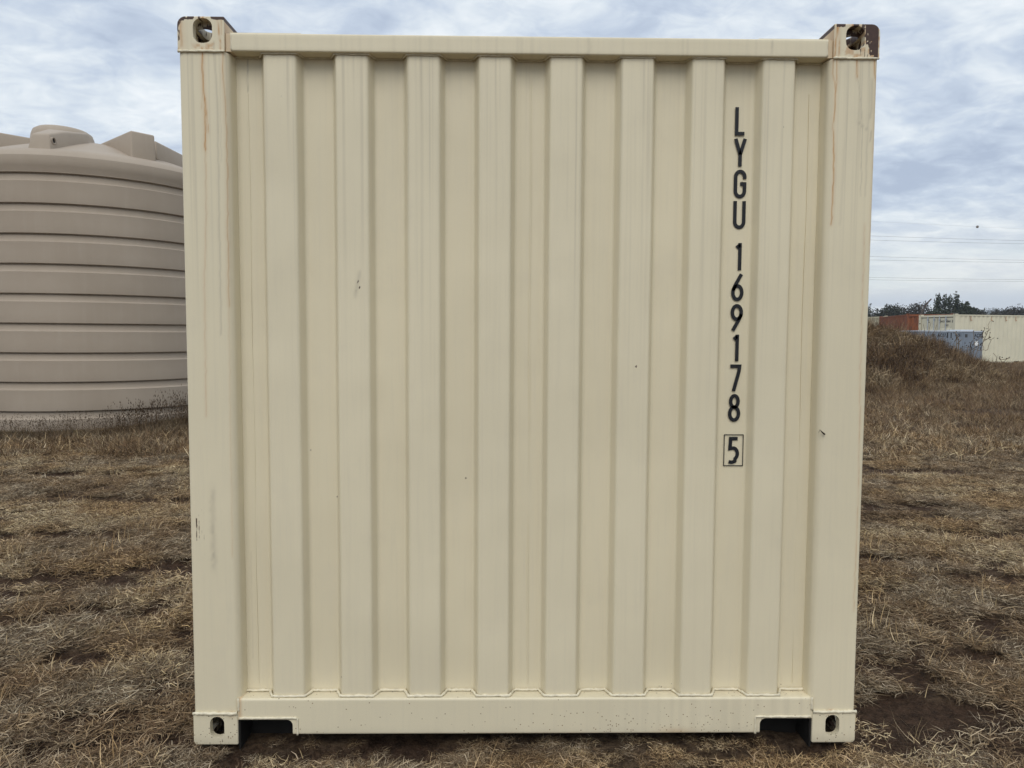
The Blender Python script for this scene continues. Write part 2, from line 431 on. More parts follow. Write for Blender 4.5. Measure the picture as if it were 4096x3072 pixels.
def scatter(name, P, coll, ncl, smin, smax, label, tiltmax=.15, idx=None, sc=None):
    P = np.asarray(P, float); n = len(P)
    me = bpy.data.meshes.new(name); me.vertices.add(n); me.vertices.foreach_set('co', P.astype(np.float32).ravel())
    rot = np.stack([rng.normal(0, tiltmax, n), rng.normal(0, tiltmax, n), rng.uniform(0, 6.283, n)], -1)
    a = me.attributes.new('rot', 'FLOAT_VECTOR', 'POINT'); a.data.foreach_set('vector', rot.astype(np.float32).ravel())
    a = me.attributes.new('scl', 'FLOAT', 'POINT'); a.data.foreach_set('value', (rng.uniform(smin, smax, n) if sc is None else sc).astype(np.float32))
    a = me.attributes.new('idx', 'INT', 'POINT'); a.data.foreach_set('value', (rng.integers(0, ncl, n) if idx is None else idx).astype(np.int32))
    o = link(name, me)
    g = bpy.data.node_groups.new(name, 'GeometryNodeTree')
    g.interface.new_socket('Geometry', in_out='INPUT', socket_type='NodeSocketGeometry'); g.interface.new_socket('Geometry', in_out='OUTPUT', socket_type='NodeSocketGeometry')
    N = g.nodes.new; L = g.links.new
    gi, go = N('NodeGroupInput'), N('NodeGroupOutput')
    ci = N('GeometryNodeCollectionInfo'); ci.inputs[0].default_value = coll; ci.inputs['Separate Children'].default_value = True; ci.inputs['Reset Children'].default_value = True
    iop = N('GeometryNodeInstanceOnPoints'); iop.inputs['Pick Instance'].default_value = True
    def na(nm, t):
        x = N('GeometryNodeInputNamedAttribute'); x.data_type = t; x.inputs[0].default_value = nm; return x.outputs[0]
    L(gi.outputs[0], iop.inputs['Points']); L(ci.outputs[0], iop.inputs['Instance'])
    L(na('idx', 'INT'), iop.inputs['Instance Index']); L(na('rot', 'FLOAT_VECTOR'), iop.inputs['Rotation']); L(na('scl', 'FLOAT'), iop.inputs['Scale'])
    L(iop.outputs[0], go.inputs[0])
    m = o.modifiers.new('scatter', 'NODES'); m.node_group = g
    tag(o, label, None, None, 'stuff'); return o
ST = [(.68, .57, .39), (.54, .44, .28), (.40, .31, .19), (.44, .37, .28), (.22, .16, .10), (.12, .082, .054), (.56, .47, .30), (.25, .185, .12), (.15, .105, .068)]
GB = [(.36, .30, .215), (.20, .155, .105), (.50, .43, .33), (.12, .088, .062), (.28, .215, .14), (.14, .10, .07)]
DK = [(.19, .135, .088), (.26, .19, .12), (.13, .092, .065), (.38, .30, .19), (.21, .16, .11)]
def build_straw():
    cl = [blades(120, .085, .02, .075, .0032, (-4, 22), ST, 2, .6, .0, .022, seed=i) for i in range(4)]
    cl += [blades(120, .085, .02, .08, .0030, (-4, 18), GB, 2, .65, .0, .02, seed=10 + i) for i in range(3)]
    cl += [blades(26, .07, .03, .075, .0034, (20, 75), ST, 3, .5, .0, .01, seed=20 + i) for i in range(2)]
    cl += [blades(12, .06, .06, .13, .0034, (30, 80), ST[:3], 3, .45, .0, .01, seed=30)]
    coll = clumps('straw_clump', cl, M_STRAW)
    n = 190000
    x = rng.uniform(-8.5, 12.0, n); y = rng.uniform(-1.9, 9.0, n)
    d = np.hypot(x + .1, y + 2.6); az = np.abs(np.arctan2(x + .1, y + 2.6))
    dens = np.where(d < 4, 1.0, np.where(d < 6.5, .72, .42))
    ok = (az < R(58)) & (rng.random(n) < dens)
    ok &= ~((np.abs(x) < 1.10) & (y > .07) & (y < 6.0)) & (np.hypot(x + 7.13, y - 10.43) > 2.25)
    ok &= ~((np.abs(np.abs(x) - 1.14) < .085) & (y > -.005) & (y < .19))
    ok &= ~((np.abs(np.abs(x) - 1.14) < .085) & (y > 0) & (y < 6.06))
    s = np.maximum(soil(x, y), .6 * soil(x + .03, y - .05)); ok &= rng.random(n) > s * .93
    ok &= rng.random(n) < .45 + .45 * sm(.35, .6, fbm(x, y, 2.2, 21))
    x, y = x[ok], y[ok]; k = len(x)
    br = fbm(x, y, 1.1, 33)
    idx = np.where(rng.random(k) < sm(.40, .60, br), rng.integers(0, 4, k), rng.integers(4, 7, k))
    up = rng.random(k); idx = np.where(up < .055, 7 + rng.integers(0, 2, k), idx); idx = np.where(up > .972, 9, idx)
    sc = rng.uniform(.75, 1.15, k)
    sc = np.where((np.abs(x) < 1.10) & (y > -.13), sc * .42, np.where((np.abs(x) < 1.3) & (y > -.2) & (y < .3), sc * .62, sc)); idx = np.where((np.abs(x) < 1.25) & (y > -.1) & (y < .3) & (idx > 6), 1, idx)
    z = gh(x, y) + .001
    scatter('dry_grass', np.stack([x, y, z], -1), coll, 10, .75, 1.2, 'matted dry straw coloured grass on the near ground', .10, idx, sc)
    # middle and far field: coarser tufts
    cf = [blades(110, .34, .06, .20, .0065, (5, 60), ST + GB + DK[:2], 2, .5, 0, .02, seed=40 + i) for i in range(3)]
    cf += [blades(110, .34, .08, .24, .006, (15, 70), DK, 2, .5, 0, .02, seed=50 + i) for i in range(3)]
    coll = clumps('field_tuft', cf, M_STRAW)
    n = 80000; x = rng.uniform(-22, 50, n); y = rng.uniform(6.5, 48, n)
    d = np.hypot(x + .1, y + 2.6); az = np.abs(np.arctan2(x + .1, y + 2.6))
    ok = (az < R(52)) & (d > 9) & ((az > R(12)) | (rng.random(n) < .6)) & (rng.random(n) < np.clip(16 / d, 0, 1)) & (np.hypot(x + 7.13, y - 10.43) > 2.3)
    ok &= ~((np.abs(x) < 1.4) & (y < 6.3)); ok &= rng.random(n) > soil(x, y) * .95; ok &= ~((x > 3) & (y > 40))
    ok &= rng.random(n) < .5 + .5 * sm(.35, .6, fbm(x, y, .8, 61))
    x, y = x[ok], y[ok]; br = fbm(x, y, .35, 41); d = np.hypot(x, y)
    dark = sm(.40, .58, br) * .6 + sm(9, 15, d) * .45 * (x > 0)
    idx = np.where(rng.random(len(x)) < dark, rng.integers(3, 6, len(x)), rng.integers(0, 3, len(x)))
    scatter('field_grass', np.stack([x, y, gh(x, y)], -1), coll, 6, .7, 1.2, 'brown dry grass over the field behind the containers', .1, idx)
build_straw()
def build_weeds():
    W1 = [(.17, .110, .062), (.11, .072, .042), (.24, .165, .095), (.06, .040, .027)]
    W2 = [(.24, .17, .10), (.17, .118, .070), (.33, .245, .150), (.11, .075, .048)]
    W3 = [(.38, .30, .195), (.26, .195, .12), (.17, .12, .075), (.50, .41, .28)]
    cl = []
    for q, WC in enumerate((W1, W2, W3)):
        cl += [blades(70, .30, .25, .70, .013, (35, 88), WC, 4, .45, 0, .05, seed=60 + q), blades(95, .38, .15, .45, .012, (5, 60), WC, 3, .7, .02, .20, seed=70 + q)]
    cl += [blades(9, .3, .7, 1.15, .010, (60, 88), W1, 5, .25, 0, .05, seed=77)]
    coll = clumps('weed_clump', cl, M_WEED)
    n = 9000; x = rng.uniform(3, 19, n); y = rng.uniform(13.5, 29, n)
    h = mound_h(x, y); yb = 15.6 + (x - 9) * .66; off = y - yb
    ok = ((h > .12) | ((off > -.7) & (off < 7) & (x < 18.3))) & (rng.random(n) < .6)
    ok &= (x + .1) / (y + 2.6) > .34
    x, y, off = x[ok], y[ok], off[ok]
    sc = rng.uniform(.55, 1.05, len(x)) * (.55 + .45 * sm(-.7, 1.2, off)) * (1 - .35 * sm(15, 18, x))
    q = fbm(x, y, 1.0, 55) + rng.normal(0, .05, len(x)) + .05 * (1 - sm(0, 3, off[:len(x)])); pal = np.where(q < .50, 0, np.where(q < .60, 1, 2))
    widx = pal * 2 + rng.integers(0, 2, len(x)); widx = np.where(rng.random(len(x)) < .05, 6, widx)
    scatter('dry_weeds', np.stack([x, y, gh(x, y)], -1), coll, 7, 1, 1, 'tangled brown dead weeds covering the soil mound', .22, widx, sc)
    # taller grass against the tank, with a green strip
    TG = [(.19, .145, .095), (.25, .195, .13), (.13, .10, .066), (.32, .26, .18)]
    cl = [blades(60, .16, .05, .14, .004, (45, 85), TG, 3, .35, 0, .02, seed=80 + i) for i in range(3)]
    cl += [blades(9, .14, .15, .33, .0030, (62, 88), [(.16, .115, .08), (.21, .155, .105)], 4, .22, 0, .02, True, seed=90 + i) for i in range(3)]
    cl += [blades(90, .16, .05, .12, .004, (30, 85), [(.05, .075, .022), (.075, .095, .03), (.10, .10, .045)], 3, .4, 0, .02, seed=95 + i) for i in range(2)]
    coll = clumps('tank_grass_clump', cl, M_WEED)
    n = 5200; a = rng.uniform(R(-150), R(20), n); q = 2.2 + np.abs(rng.normal(0, .55, n))
    x = -7.13 + q * np.cos(a); y = 10.43 + q * np.sin(a); idx = rng.integers(0, 3, n)
    tall = rng.random(n); idx = np.where((tall < .16) & (q < 2.9), rng.integers(3, 6, n), idx)
    gr = (q < 2.42) & (rng.random(n) < .55) & (fbm(x, y, 1.2, 9) > .42); idx = np.where(gr, 6 + rng.integers(0, 2, n), idx)
    ok = (rng.random(n) < 1 - .75 * sm(2.5, 3.4, q)) ; x, y, idx, q = x[ok], y[ok], idx[ok], q[ok]
    sc = rng.uniform(.6, 1.0, len(x)) * (1 + .7 * sm(-6.2, -5.0, x)) * np.where(q > 2.7, .7, 1)
    scatter('tank_grass', np.stack([x, y, gh(x, y)], -1), coll, 8, 1, 1, 'taller brown and green grass with wispy heads around the tank', .08, idx, sc)
build_weeds()

# ------------------------------------------------------------------ stroke lettering
def ell(cx, cy, rx, ry, a0, a1, n=14):
    return [(cx + rx * math.cos(R(a0 + (a1 - a0) * k / n)), cy + ry * math.sin(R(a0 + (a1 - a0) * k / n))) for k in range(n + 1)]
GLY = {
 'L': [[(0, 1.06), (0, 0), (1, 0)]],
 'Y': [[(-.22, 1.06), (.5, .42)], [(1.22, 1.06), (.5, .42)], [(.5, .46), (.5, -.06)]],
 'G': [[(1, .70)] + ell(.5, .78, .5, .22, 0, 180) + ell(.5, .22, .5, .22, 180, 360) + [(1, .50), (.52, .50)]],
 'U': [[(0, 1.06)] + ell(.5, .22, .5, .22, 180, 360) + [(1, 1.06)]],
 '1': [[(.86, 1.06), (.86, -.06)], [(.28, .86), (.86, .985)]],
 '6': [[(.92, 1.04), (.30, .62), (.04, .40)] + ell(.5, .28, .5, .28, 165, 525, 24)],
 '9': [[(.08, -.04), (.70, .38), (.96, .60)] + ell(.5, .72, .5, .28, -15, 345, 24)],
 '7': [[(-.05, 1), (1, 1), (.93, .78), (.36, -.06)]],
 '8': [ell(.5, .765, .42, .235, 0, 360, 24), ell(.5, .265, .5, .265, 0, 360, 24)],
 '5': [[(.98, 1), (.16, 1), (.10, .58)] + ell(.48, .36, .5, .24, 100, -60) + ell(.3, .12, .5, .12, -30, -100)[1:] + [(-.02, .02)]],
}
def ribbon(mb, pts, w, y, th):
    pts = [np.array(p, float) for p in pts]; n = len(pts); A = []; B = []
    closed = np.linalg.norm(pts[0] - pts[-1]) < 1e-4
    for i, p in enumerate(pts):
        if closed: a = pts[i - 1] if i else pts[-2]; b = pts[i + 1] if i < n - 1 else pts[1]
        else: a = pts[max(i - 1, 0)]; b = pts[min(i + 1, n - 1)]
        d1 = p - a; d2 = b - p
        if np.linalg.norm(d1) < 1e-9: d1 = d2
        if np.linalg.norm(d2) < 1e-9: d2 = d1
        d1 = d1 / np.linalg.norm(d1); d2 = d2 / np.linalg.norm(d2); t = d1 + d2; t /= np.linalg.norm(t)
        nn = np.array([-t[1], t[0]]); k = max(.5, abs(nn @ np.array([-d1[1], d1[0]])))
        A.append(p + nn * w / 2 / k); B.append(p - nn * w / 2 / k)
    V = []; F = []
    for a, b in zip(A, B): V += [(a[0], y - th, a[1]), (b[0], y - th, b[1]), (a[0], y, a[1]), (b[0], y, b[1])]
    for i in range(n - 1):
        q = 4 * i; F += [(q, q + 4, q + 5, q + 1), (q, q + 2, q + 6, q + 4), (q + 1, q + 5, q + 7, q + 3)]
    F += [(0, 1, 3, 2), (4 * n - 4, 4 * n - 2, 4 * n - 1, 4 * n - 3)]
    mb.add(V, F)
def glyph(ch, x0, x1, z0, z1, y, sw, name, parent, mat):
    mb = MB()
    for st in GLY[ch]:
        pts = [(x0 + sw / 2 + p[0] * (x1 - x0 - sw), z0 + sw / 2 + p[1] * (z1 - z0 - sw)) for p in st]
        ribbon(mb, pts, sw, y, .0007)
    return mb.build(name, mat, parent)
def text_mesh(s, size, name, mat, parent, M):
    cu = bpy.data.curves.new('t', 'FONT'); cu.body = s; cu.size = size; cu.extrude = .002; cu.resolution_u = 3; cu.space_character = 1.1; cu.offset = .004
    o = bpy.data.objects.new('t', cu); COL.objects.link(o); dg = bpy.context.evaluated_depsgraph_get()
    me = bpy.data.meshes.new_from_object(o.evaluated_get(dg)); bpy.data.objects.remove(o); bpy.data.curves.remove(cu)
    me.transform(M); me.materials.clear(); o = link(name, me, parent, mat); o['kind'] = 'stuff'; return o

# ------------------------------------------------------------------ booleans
def tmp(me):
    o = bpy.data.objects.new('t', me); COL.objects.link(o); return o
def boolean(me, cutters):
    o = tmp(me); cs = []
    for c in cutters:
        t = tmp(c); cs.append(t); m = o.modifiers.new('b', 'BOOLEAN'); m.operation = 'DIFFERENCE'; m.solver = 'EXACT'; m.object = t
    dg = bpy.context.evaluated_depsgraph_get(); r = bpy.data.meshes.new_from_object(o.evaluated_get(dg))
    for t in cs + [o]: bpy.data.objects.remove(t)
    return r
def rbox(x0, x1, y0, y1, z0, z1, r=0, axis=None, seg=5):
    bm = bmesh.new(); bmesh.ops.create_cube(bm, size=1)
    for v in bm.verts: v.co = Vector(((v.co.x + .5) * (x1 - x0) + x0, (v.co.y + .5) * (y1 - y0) + y0, (v.co.z + .5) * (z1 - z0) + z0))
    if r:
        es = [e for e in bm.edges if axis is None or abs((e.verts[0].co - e.verts[1].co).normalized()[axis]) > .9]
        bmesh.ops.bevel(bm, geom=es, offset=r, segments=seg, profile=.5, affect='EDGES')
    me = bpy.data.meshes.new('m'); bm.to_mesh(me); bm.free(); return me
def casting(top, fine):
    """ISO corner casting, left-hand front one: outer corner at x=0,y=0; x grows inwards, y grows backwards; z from 0 to .118"""
    W, D, H = .162, .178, .118
    bm = bmesh.new(); bmesh.ops.create_cube(bm, size=1)
    for v in bm.verts: v.co = Vector(((v.co.x + .5) * W, (v.co.y + .5) * D, (v.co.z + .5) * H))
    zo = H if top else 0
    e1 = [e for e in bm.edges if all(abs(v.co.x) < 1e-6 and abs(v.co.z - zo) < 1e-6 for v in e.verts)]
    bmesh.ops.bevel(bm, geom=e1, offset=.030 if top else .014, segments=5, profile=.5, affect='EDGES')
    e2 = [e for e in bm.edges if len(e.link_faces) == 2 and e.calc_face_angle(0) > R(35)]
    bmesh.ops.bevel(bm, geom=e2, offset=.004, segments=2, profile=.5, affect='EDGES')
    me = bpy.data.meshes.new('m'); bm.to_mesh(me); bm.free()
    t = .026; cut = [rbox(t, W - t, t, D - t, t * (.6 if top else .8), H - t * (1.1 if top else .8))]
    if top:
        cut.append(rbox(.0545, .1205, -.02, t + .01, .028, .111, .028, 1))
        cut.append(rbox(.050, .104, .040, .145, H - .05, H + .03, .025, 2))
        cut.append(rbox(-.02, t + .01, .06, .12, .02, .10, .025, 0))
    else:
        cut.append(rbox(.061, .1130, -.02, t + .01, .026, .106, .0245, 1))
        cut.append(rbox(.049, .1125, .027, .151, -.03, .05, .03, 2))
        cut.append(rbox(-.02, t + .01, .06, .115, .022, .10, .024, 0))
    me = boolean(me, cut)
    if fine:
        bm = bmesh.new(); bm.from_mesh(me)
        for ax, hi in ((0, W), (2, H)):
            for c in np.arange(.004, hi, .0045):
                co = [0, 0, 0]; no = [0, 0, 0]; co[ax] = c; no[ax] = 1
                bmesh.ops.bisect_plane(bm, geom=bm.verts[:] + bm.edges[:] + bm.faces[:], plane_co=co, plane_no=no)
        bm.to_mesh(me); bm.free()
    return me
CAST = {True: casting(True, False), False: casting(False, False)}
def place_cast(name, me, x, y, z, sx, sy, parent, mat, copy=True):
    m = me.copy() if copy else me
    m.transform(Matrix.Translation((x, y, z)) @ Matrix.Diagonal((sx, sy, 1, 1)))
    if sx * sy < 0: m.flip_normals()
    m.materials.clear(); m.materials.append(mat); return link(name, m, parent)

# ------------------------------------------------------------------ wear masks on the near container, casting cavity shade painted in (world metres)
DR = [  # points (x,z), half width, strength  -> rust
 ([(-1.134, 2.484), (-1.133, 2.463), (-1.135, 2.417), (-1.135, 2.356), (-1.13, 2.295), (-1.13, 2.219), (-1.131, 2.139)], .0032, .95),
 ([(-1.131, 2.139), (-1.133, 1.9), (-1.145, 1.7), (-1.148, 1.208)], .0028, .35),
 ([(-1.137, 2.347), (-1.143, 2.28)], .002, .4), ([(-1.132, 2.341), (-1.126, 2.28), (-1.12, 2.197)], .0022, .6),
 ([(-1.062, 2.475), (-1.066, 2.387), (-1.063, 2.342), (-1.061, 2.265), (-1.058, 2.188), (-1.058, 2.139), (-1.060, 1.9), (-1.062, 1.6)], .0026, .85),
 ([(-1.062, 1.6), (-1.063, 1.2), (-1.066, .7)], .002, .35),
 ([(-1.13, 2.595), (-1.129, 2.566), (-1.131, 2.555)], .004, 1.), ([(-1.14, 2.595), (-1.142, 2.575)], .003, .8), ([(-1.118, 2.595), (-1.12, 2.57)], .002, .6),
 ([(-1.081, 2.59), (-1.077, 2.569), (-1.074, 2.533), (-1.071, 2.5), (-1.07, 2.479)], .0022, .8), ([(-1.067, 2.595), (-1.067, 2.53)], .002, .5),
 ([(-1.207, 2.56), (-1.204, 2.52), (-1.205, 2.49)], .006, .6), ([(-1.112, 2.49), (-1.114, 2.48)], .004, .8),
 ([(1.061, 2.475), (1.06, 2.425), (1.068, 2.363), (1.067, 2.301), (1.063, 2.239), (1.070, 2.158), (1.071, 2.05), (1.069, 1.9)], .0026, .9),
 ([(1.071, 2.475), (1.072, 2.394), (1.068, 2.351)], .0024, .7), ([(1.139, 2.487), (1.143, 2.456), (1.144, 2.41)], .0026, .9),
 ([(1.203, 2.475), (1.206, 2.426), (1.212, 2.395), (1.212, 2.333), (1.213, 2.159), (1.213, 1.8)], .003, .8), ([(1.189, 1.9), (1.191, 1.366), (1.197, 1.203), (1.200, .911), (1.198, .5)], .0022, .42),
 ([(1.067, 2.591), (1.066, 2.563), (1.062, 2.511), (1.060, 2.474)], .0032, .9), ([(1.071, 2.584), (1.075, 2.529), (1.074, 2.474)], .0022, .8),
 ([(1.120, 2.595), (1.121, 2.56)], .006, .9), ([(1.19, 2.53), (1.192, 2.48)], .006, .8), ([(1.203, 2.49), (1.19, 2.478)], .005, .8),
 ([(-1.125, .118), (-1.126, .112)], .003, .9), ([(-1.08, .118), (-1.079, .114)], .005, .8), ([(1.118, .118), (1.13, .117)], .004, 1.)]
DG = [  # grey water marks
 ([(-1.095, 2.506), (-1.093, 2.451), (-1.089, 2.357), (-1.086, 2.25), (-1.087, 2.157), (-1.088, 1.9), (-1.09, 1.5)], .003, .35),
 ([(-1.075, 2.47), (-1.078, 2.3), (-1.076, 2.1)], .002, .25), ([(-1.17, 2.47), (-1.172, 2.2), (-1.17, 1.9)], .004, .16),
 ([(1.144, 2.41), (1.153, 2.364), (1.161, 2.302), (1.168, 2.24), (1.170, 2.0)], .0016, .45), ([(1.187, 2.47), (1.188, 2.3), (1.186, 2.0)], .003, .28),
 ([(1.15, 2.258), (1.157, 2.252), (1.166, 2.244)], .005, .45), ([(1.166, 2.244), (1.182, 2.233), (1.199, 2.226), (1.197, 2.193)], .003, .42),
 ([(1.196, 2.40), (1.197, 2.30), (1.192, 2.27)], .005, .3), ([(1.11, 2.47), (1.108, 2.2), (1.10, 1.9)], .005, .15),
 ([(-.999, 2.47), (-.997, 2.44), (-1.003, 2.40), (-1.000, 2.36)], .0022, .6), ([(-1.02, .7), (-1.02, .3)], .003, .15),
 ([(.2, 2.53), (.203, 2.50), (.199, 2.48)], .007, .22), ([(.84, 2.53), (.842, 2.49)], .003, .35), ([(-1.13, .94), (-1.135, .80), (-1.128, .68)], .008, .25)]
def dist_poly(x, z, pts):
    d = np.full(x.shape, 9.)
    for (ax, az), (bx, bz) in zip(pts[:-1], pts[1:]):
        vx, vz = bx - ax, bz - az; t = np.clip(((x - ax) * vx + (z - az) * vz) / (vx * vx + vz * vz + 1e-12), 0, 1)
        d = np.minimum(d, np.hypot(x - ax - t * vx, z - az - t * vz))
    return d
def wear_shade(me, ribs=False, castm=False):
    P = coords(me); x, y, z = P.T.astype(float); n = len(x); W = np.zeros((n, 4))
    wob = (n1d(z, 38, 1) - .5) * .006 + (n1d(z, 130, 2) - .5) * .002
    front = np.where(y < .004, 1., np.where(y < .03, .6, .25))
    for pts, w, s in DR: W[:, 0] = np.maximum(W[:, 0], front * s * .26 * np.exp(-(dist_poly(x + wob * .3, z, pts) / (w * 2.8)) ** 2)); W[:, 0] = np.maximum(W[:, 0], front * s * 1.0 * np.exp(-(dist_poly(x + wob * .6, z, pts) / (w * .82)) ** 2) * (.75 + .35 * n1d(z, 45, 3)))
    for pts, w, s in DG: W[:, 2] = np.maximum(W[:, 2], s * np.exp(-(dist_poly(x + wob * .5, z, pts) / w) ** 2))
    if castm:
        r = sm(1.155, 1.205, x + (n2d(x, z, 160, 4) - .5) * .03 + (z - 2.53) * .25) * 1.1 * (z > 2.4)
        r = np.maximum(r, sm(1.13, 1.16, x) * sm(.45, .8, n2d(x * 3, z * .4, 90, 5)) * .75 * (z > 2.4))
        r = np.maximum(r, sm(.020, .004, 2.591 - z) * sm(.4, .6, n1d(x, 70, 6)) * (z > 2.4))
        r = np.where((x > 1.211) & (z > 2.4), 0, r)
        l = (z > 2.4) * (x < 0) * sm(.009, .003, np.abs(np.minimum(x + 1.219, 2.591 - z) - .007 + (n2d(x, z, 60, 7) - .5) * .012)) * sm(.35, .6, n2d(x, z, 45, 8)) * .62 * ((x < -1.16))
        W[:, 1] = np.maximum(r, l) * np.where((y > .004) & (np.abs(x) > 1.07) & (np.abs(x) < 1.2), .3, 1)
        W[:, 0] = np.maximum(W[:, 0], sm(1.12, 1.19, x) * sm(.5, .75, n2d(x * 2, z, 70, 12)) * .7 * (z > 2.4)); W[:, 0] = np.maximum(W[:, 0], sm(-1.19, -1.215, x) * sm(.4, .7, n2d(x, z, 50, 13)) * .7 * (z > 2.4))
        for hx in (-1.1315, 1.1315):
            dh = np.hypot((x - hx) * 1.1, z - 2.521); W[:, 0] = np.maximum(W[:, 0], .5 * sm(.052, .044, dh) * sm(.45, .7, n2d(x, z, 75, 14)) * (z < 2.51) * (y < .01))
        rim = sm(.03, .0, np.abs(z - 2.482)) * sm(.6, .8, n2d(x, z, 80, 9)) * (z > 2.4)
        W[:, 0] = np.maximum(W[:, 0], rim * .35)
        W[:, 3] = np.where(z < .2, .10 + .2 * sm(.08, .0, z), 0)
        W[:, 2] = np.maximum(W[:, 2], np.where(z < .2, .25 * sm(.05, 0, z), .0))
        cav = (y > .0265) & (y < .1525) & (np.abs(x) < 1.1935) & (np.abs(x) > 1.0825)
        W[:, 1] = np.where(cav, .25 + .65 * n2d(x + y, z, 50, 6), W[:, 1]); W[:, 2] = np.where(cav, .7, W[:, 2])  # cavity shade painted in as dark colour, mixed with dark primer
        # inner faces: rust runs along the side of the casting
        side = (np.abs(x) < 1.058) & (z > 2.4)
        W[:, 0] = np.where(side, np.maximum(W[:, 0], sm(.55, .8, n1d(y, 160, 5)) * .8), W[:, 0]); W[:, 1] = np.where(side & (z > 2.575), .9, W[:, 1])
    # fine vertical grey streaks fading downwards
    top = sm(.9, 2.47, z)
    s = sm(.50, .92, n1d(x, 150, 0) * .6 + n1d(x + z * .004, 420, 1) * .4) * (.25 + .75 * n1d(z + x * 9, 3, 2))
    amp = np.where(y < (.03 if ribs else .05), 1., .25)
    W[:, 2] = np.maximum(W[:, 2], s * amp * (.04 + .40 * top ** 1.5) * np.where(z > 2.47, .35, 1))
    if ribs:
        W[:, 2] += .10 * np.exp(-((z - 2.40) / .05) ** 2) * n2d(x, z, 30, 3) * (y > .05)  # recess faces slightly darker in patches below the top rail
        W[:, 3] = np.maximum(W[:, 3], .10 * sm(.21, .18, z) * (y > .05) * sm(-.3, .5, x))
        # scrape on second rib from the left
        d = dist_poly(x, z, [(-.607, 1.69), (-.613, 1.665), (-.620, 1.635)]); W[:, 1] = np.maximum(W[:, 1], .85 * np.exp(-(d / .003) ** 2) * (n2d(x, z, 260, 2) > .4))
        d = np.hypot(x + .6035, z - 1.667); W[:, 1] = np.maximum(W[:, 1], 1.2 * np.exp(-(d / .0035) ** 2))
        W[:, 2] = np.maximum(W[:, 2], .3 * np.exp(-(dist_poly(x, z, [(-.602, 1.72), (-.610, 1.68), (-.618, 1.64)]) / .007) ** 2))
        for q, wz, a in (((.385, 1.39), .004, 1.2), ((-.808, 1.63), .003, 1.), ((.895, 2.24), .003, 1.), ((-.87, 2.33), .003, 1.), ((-.70, .91), .004, 1.), ((-.765, .46), .003, .9), ((.63, .63), .003, .9), ((-.66, .58), .003, .9)):
            W[:, 1] = np.maximum(W[:, 1], a * np.exp(-(np.hypot(x - q[0], (z - q[1]) * .7) / wz) ** 2))
    # scuffs low on the left post
    if not ribs and not castm:
        for cx, z0, z1, a in ((-1.191, .735, .87, 1.), (-1.183, .74, .88, .8), (-1.173, .75, .90, .75), (-1.164, .68, .92, .6), (-1.137, .80, .96, .45), (-1.129, .86, 1.0, .35)):
            W[:, 1] = np.maximum(W[:, 1], a * np.exp(-((x - cx) / .0030) ** 2) * sm(z0, z0 + .03, z) * sm(z1, z1 - .03, z) * sm(.25, .45, n1d(z + cx, 70, 3)) * .72)
        W[:, 2] = np.maximum(W[:, 2], .55 * np.exp(-((x + 1.133) / .010) ** 2) * sm(.62, .7, z) * sm(1.0, .9, z) * n2d(x, z, 90, 4))
    set_attr(me, 'wear_shade', np.clip(W, 0, 1))

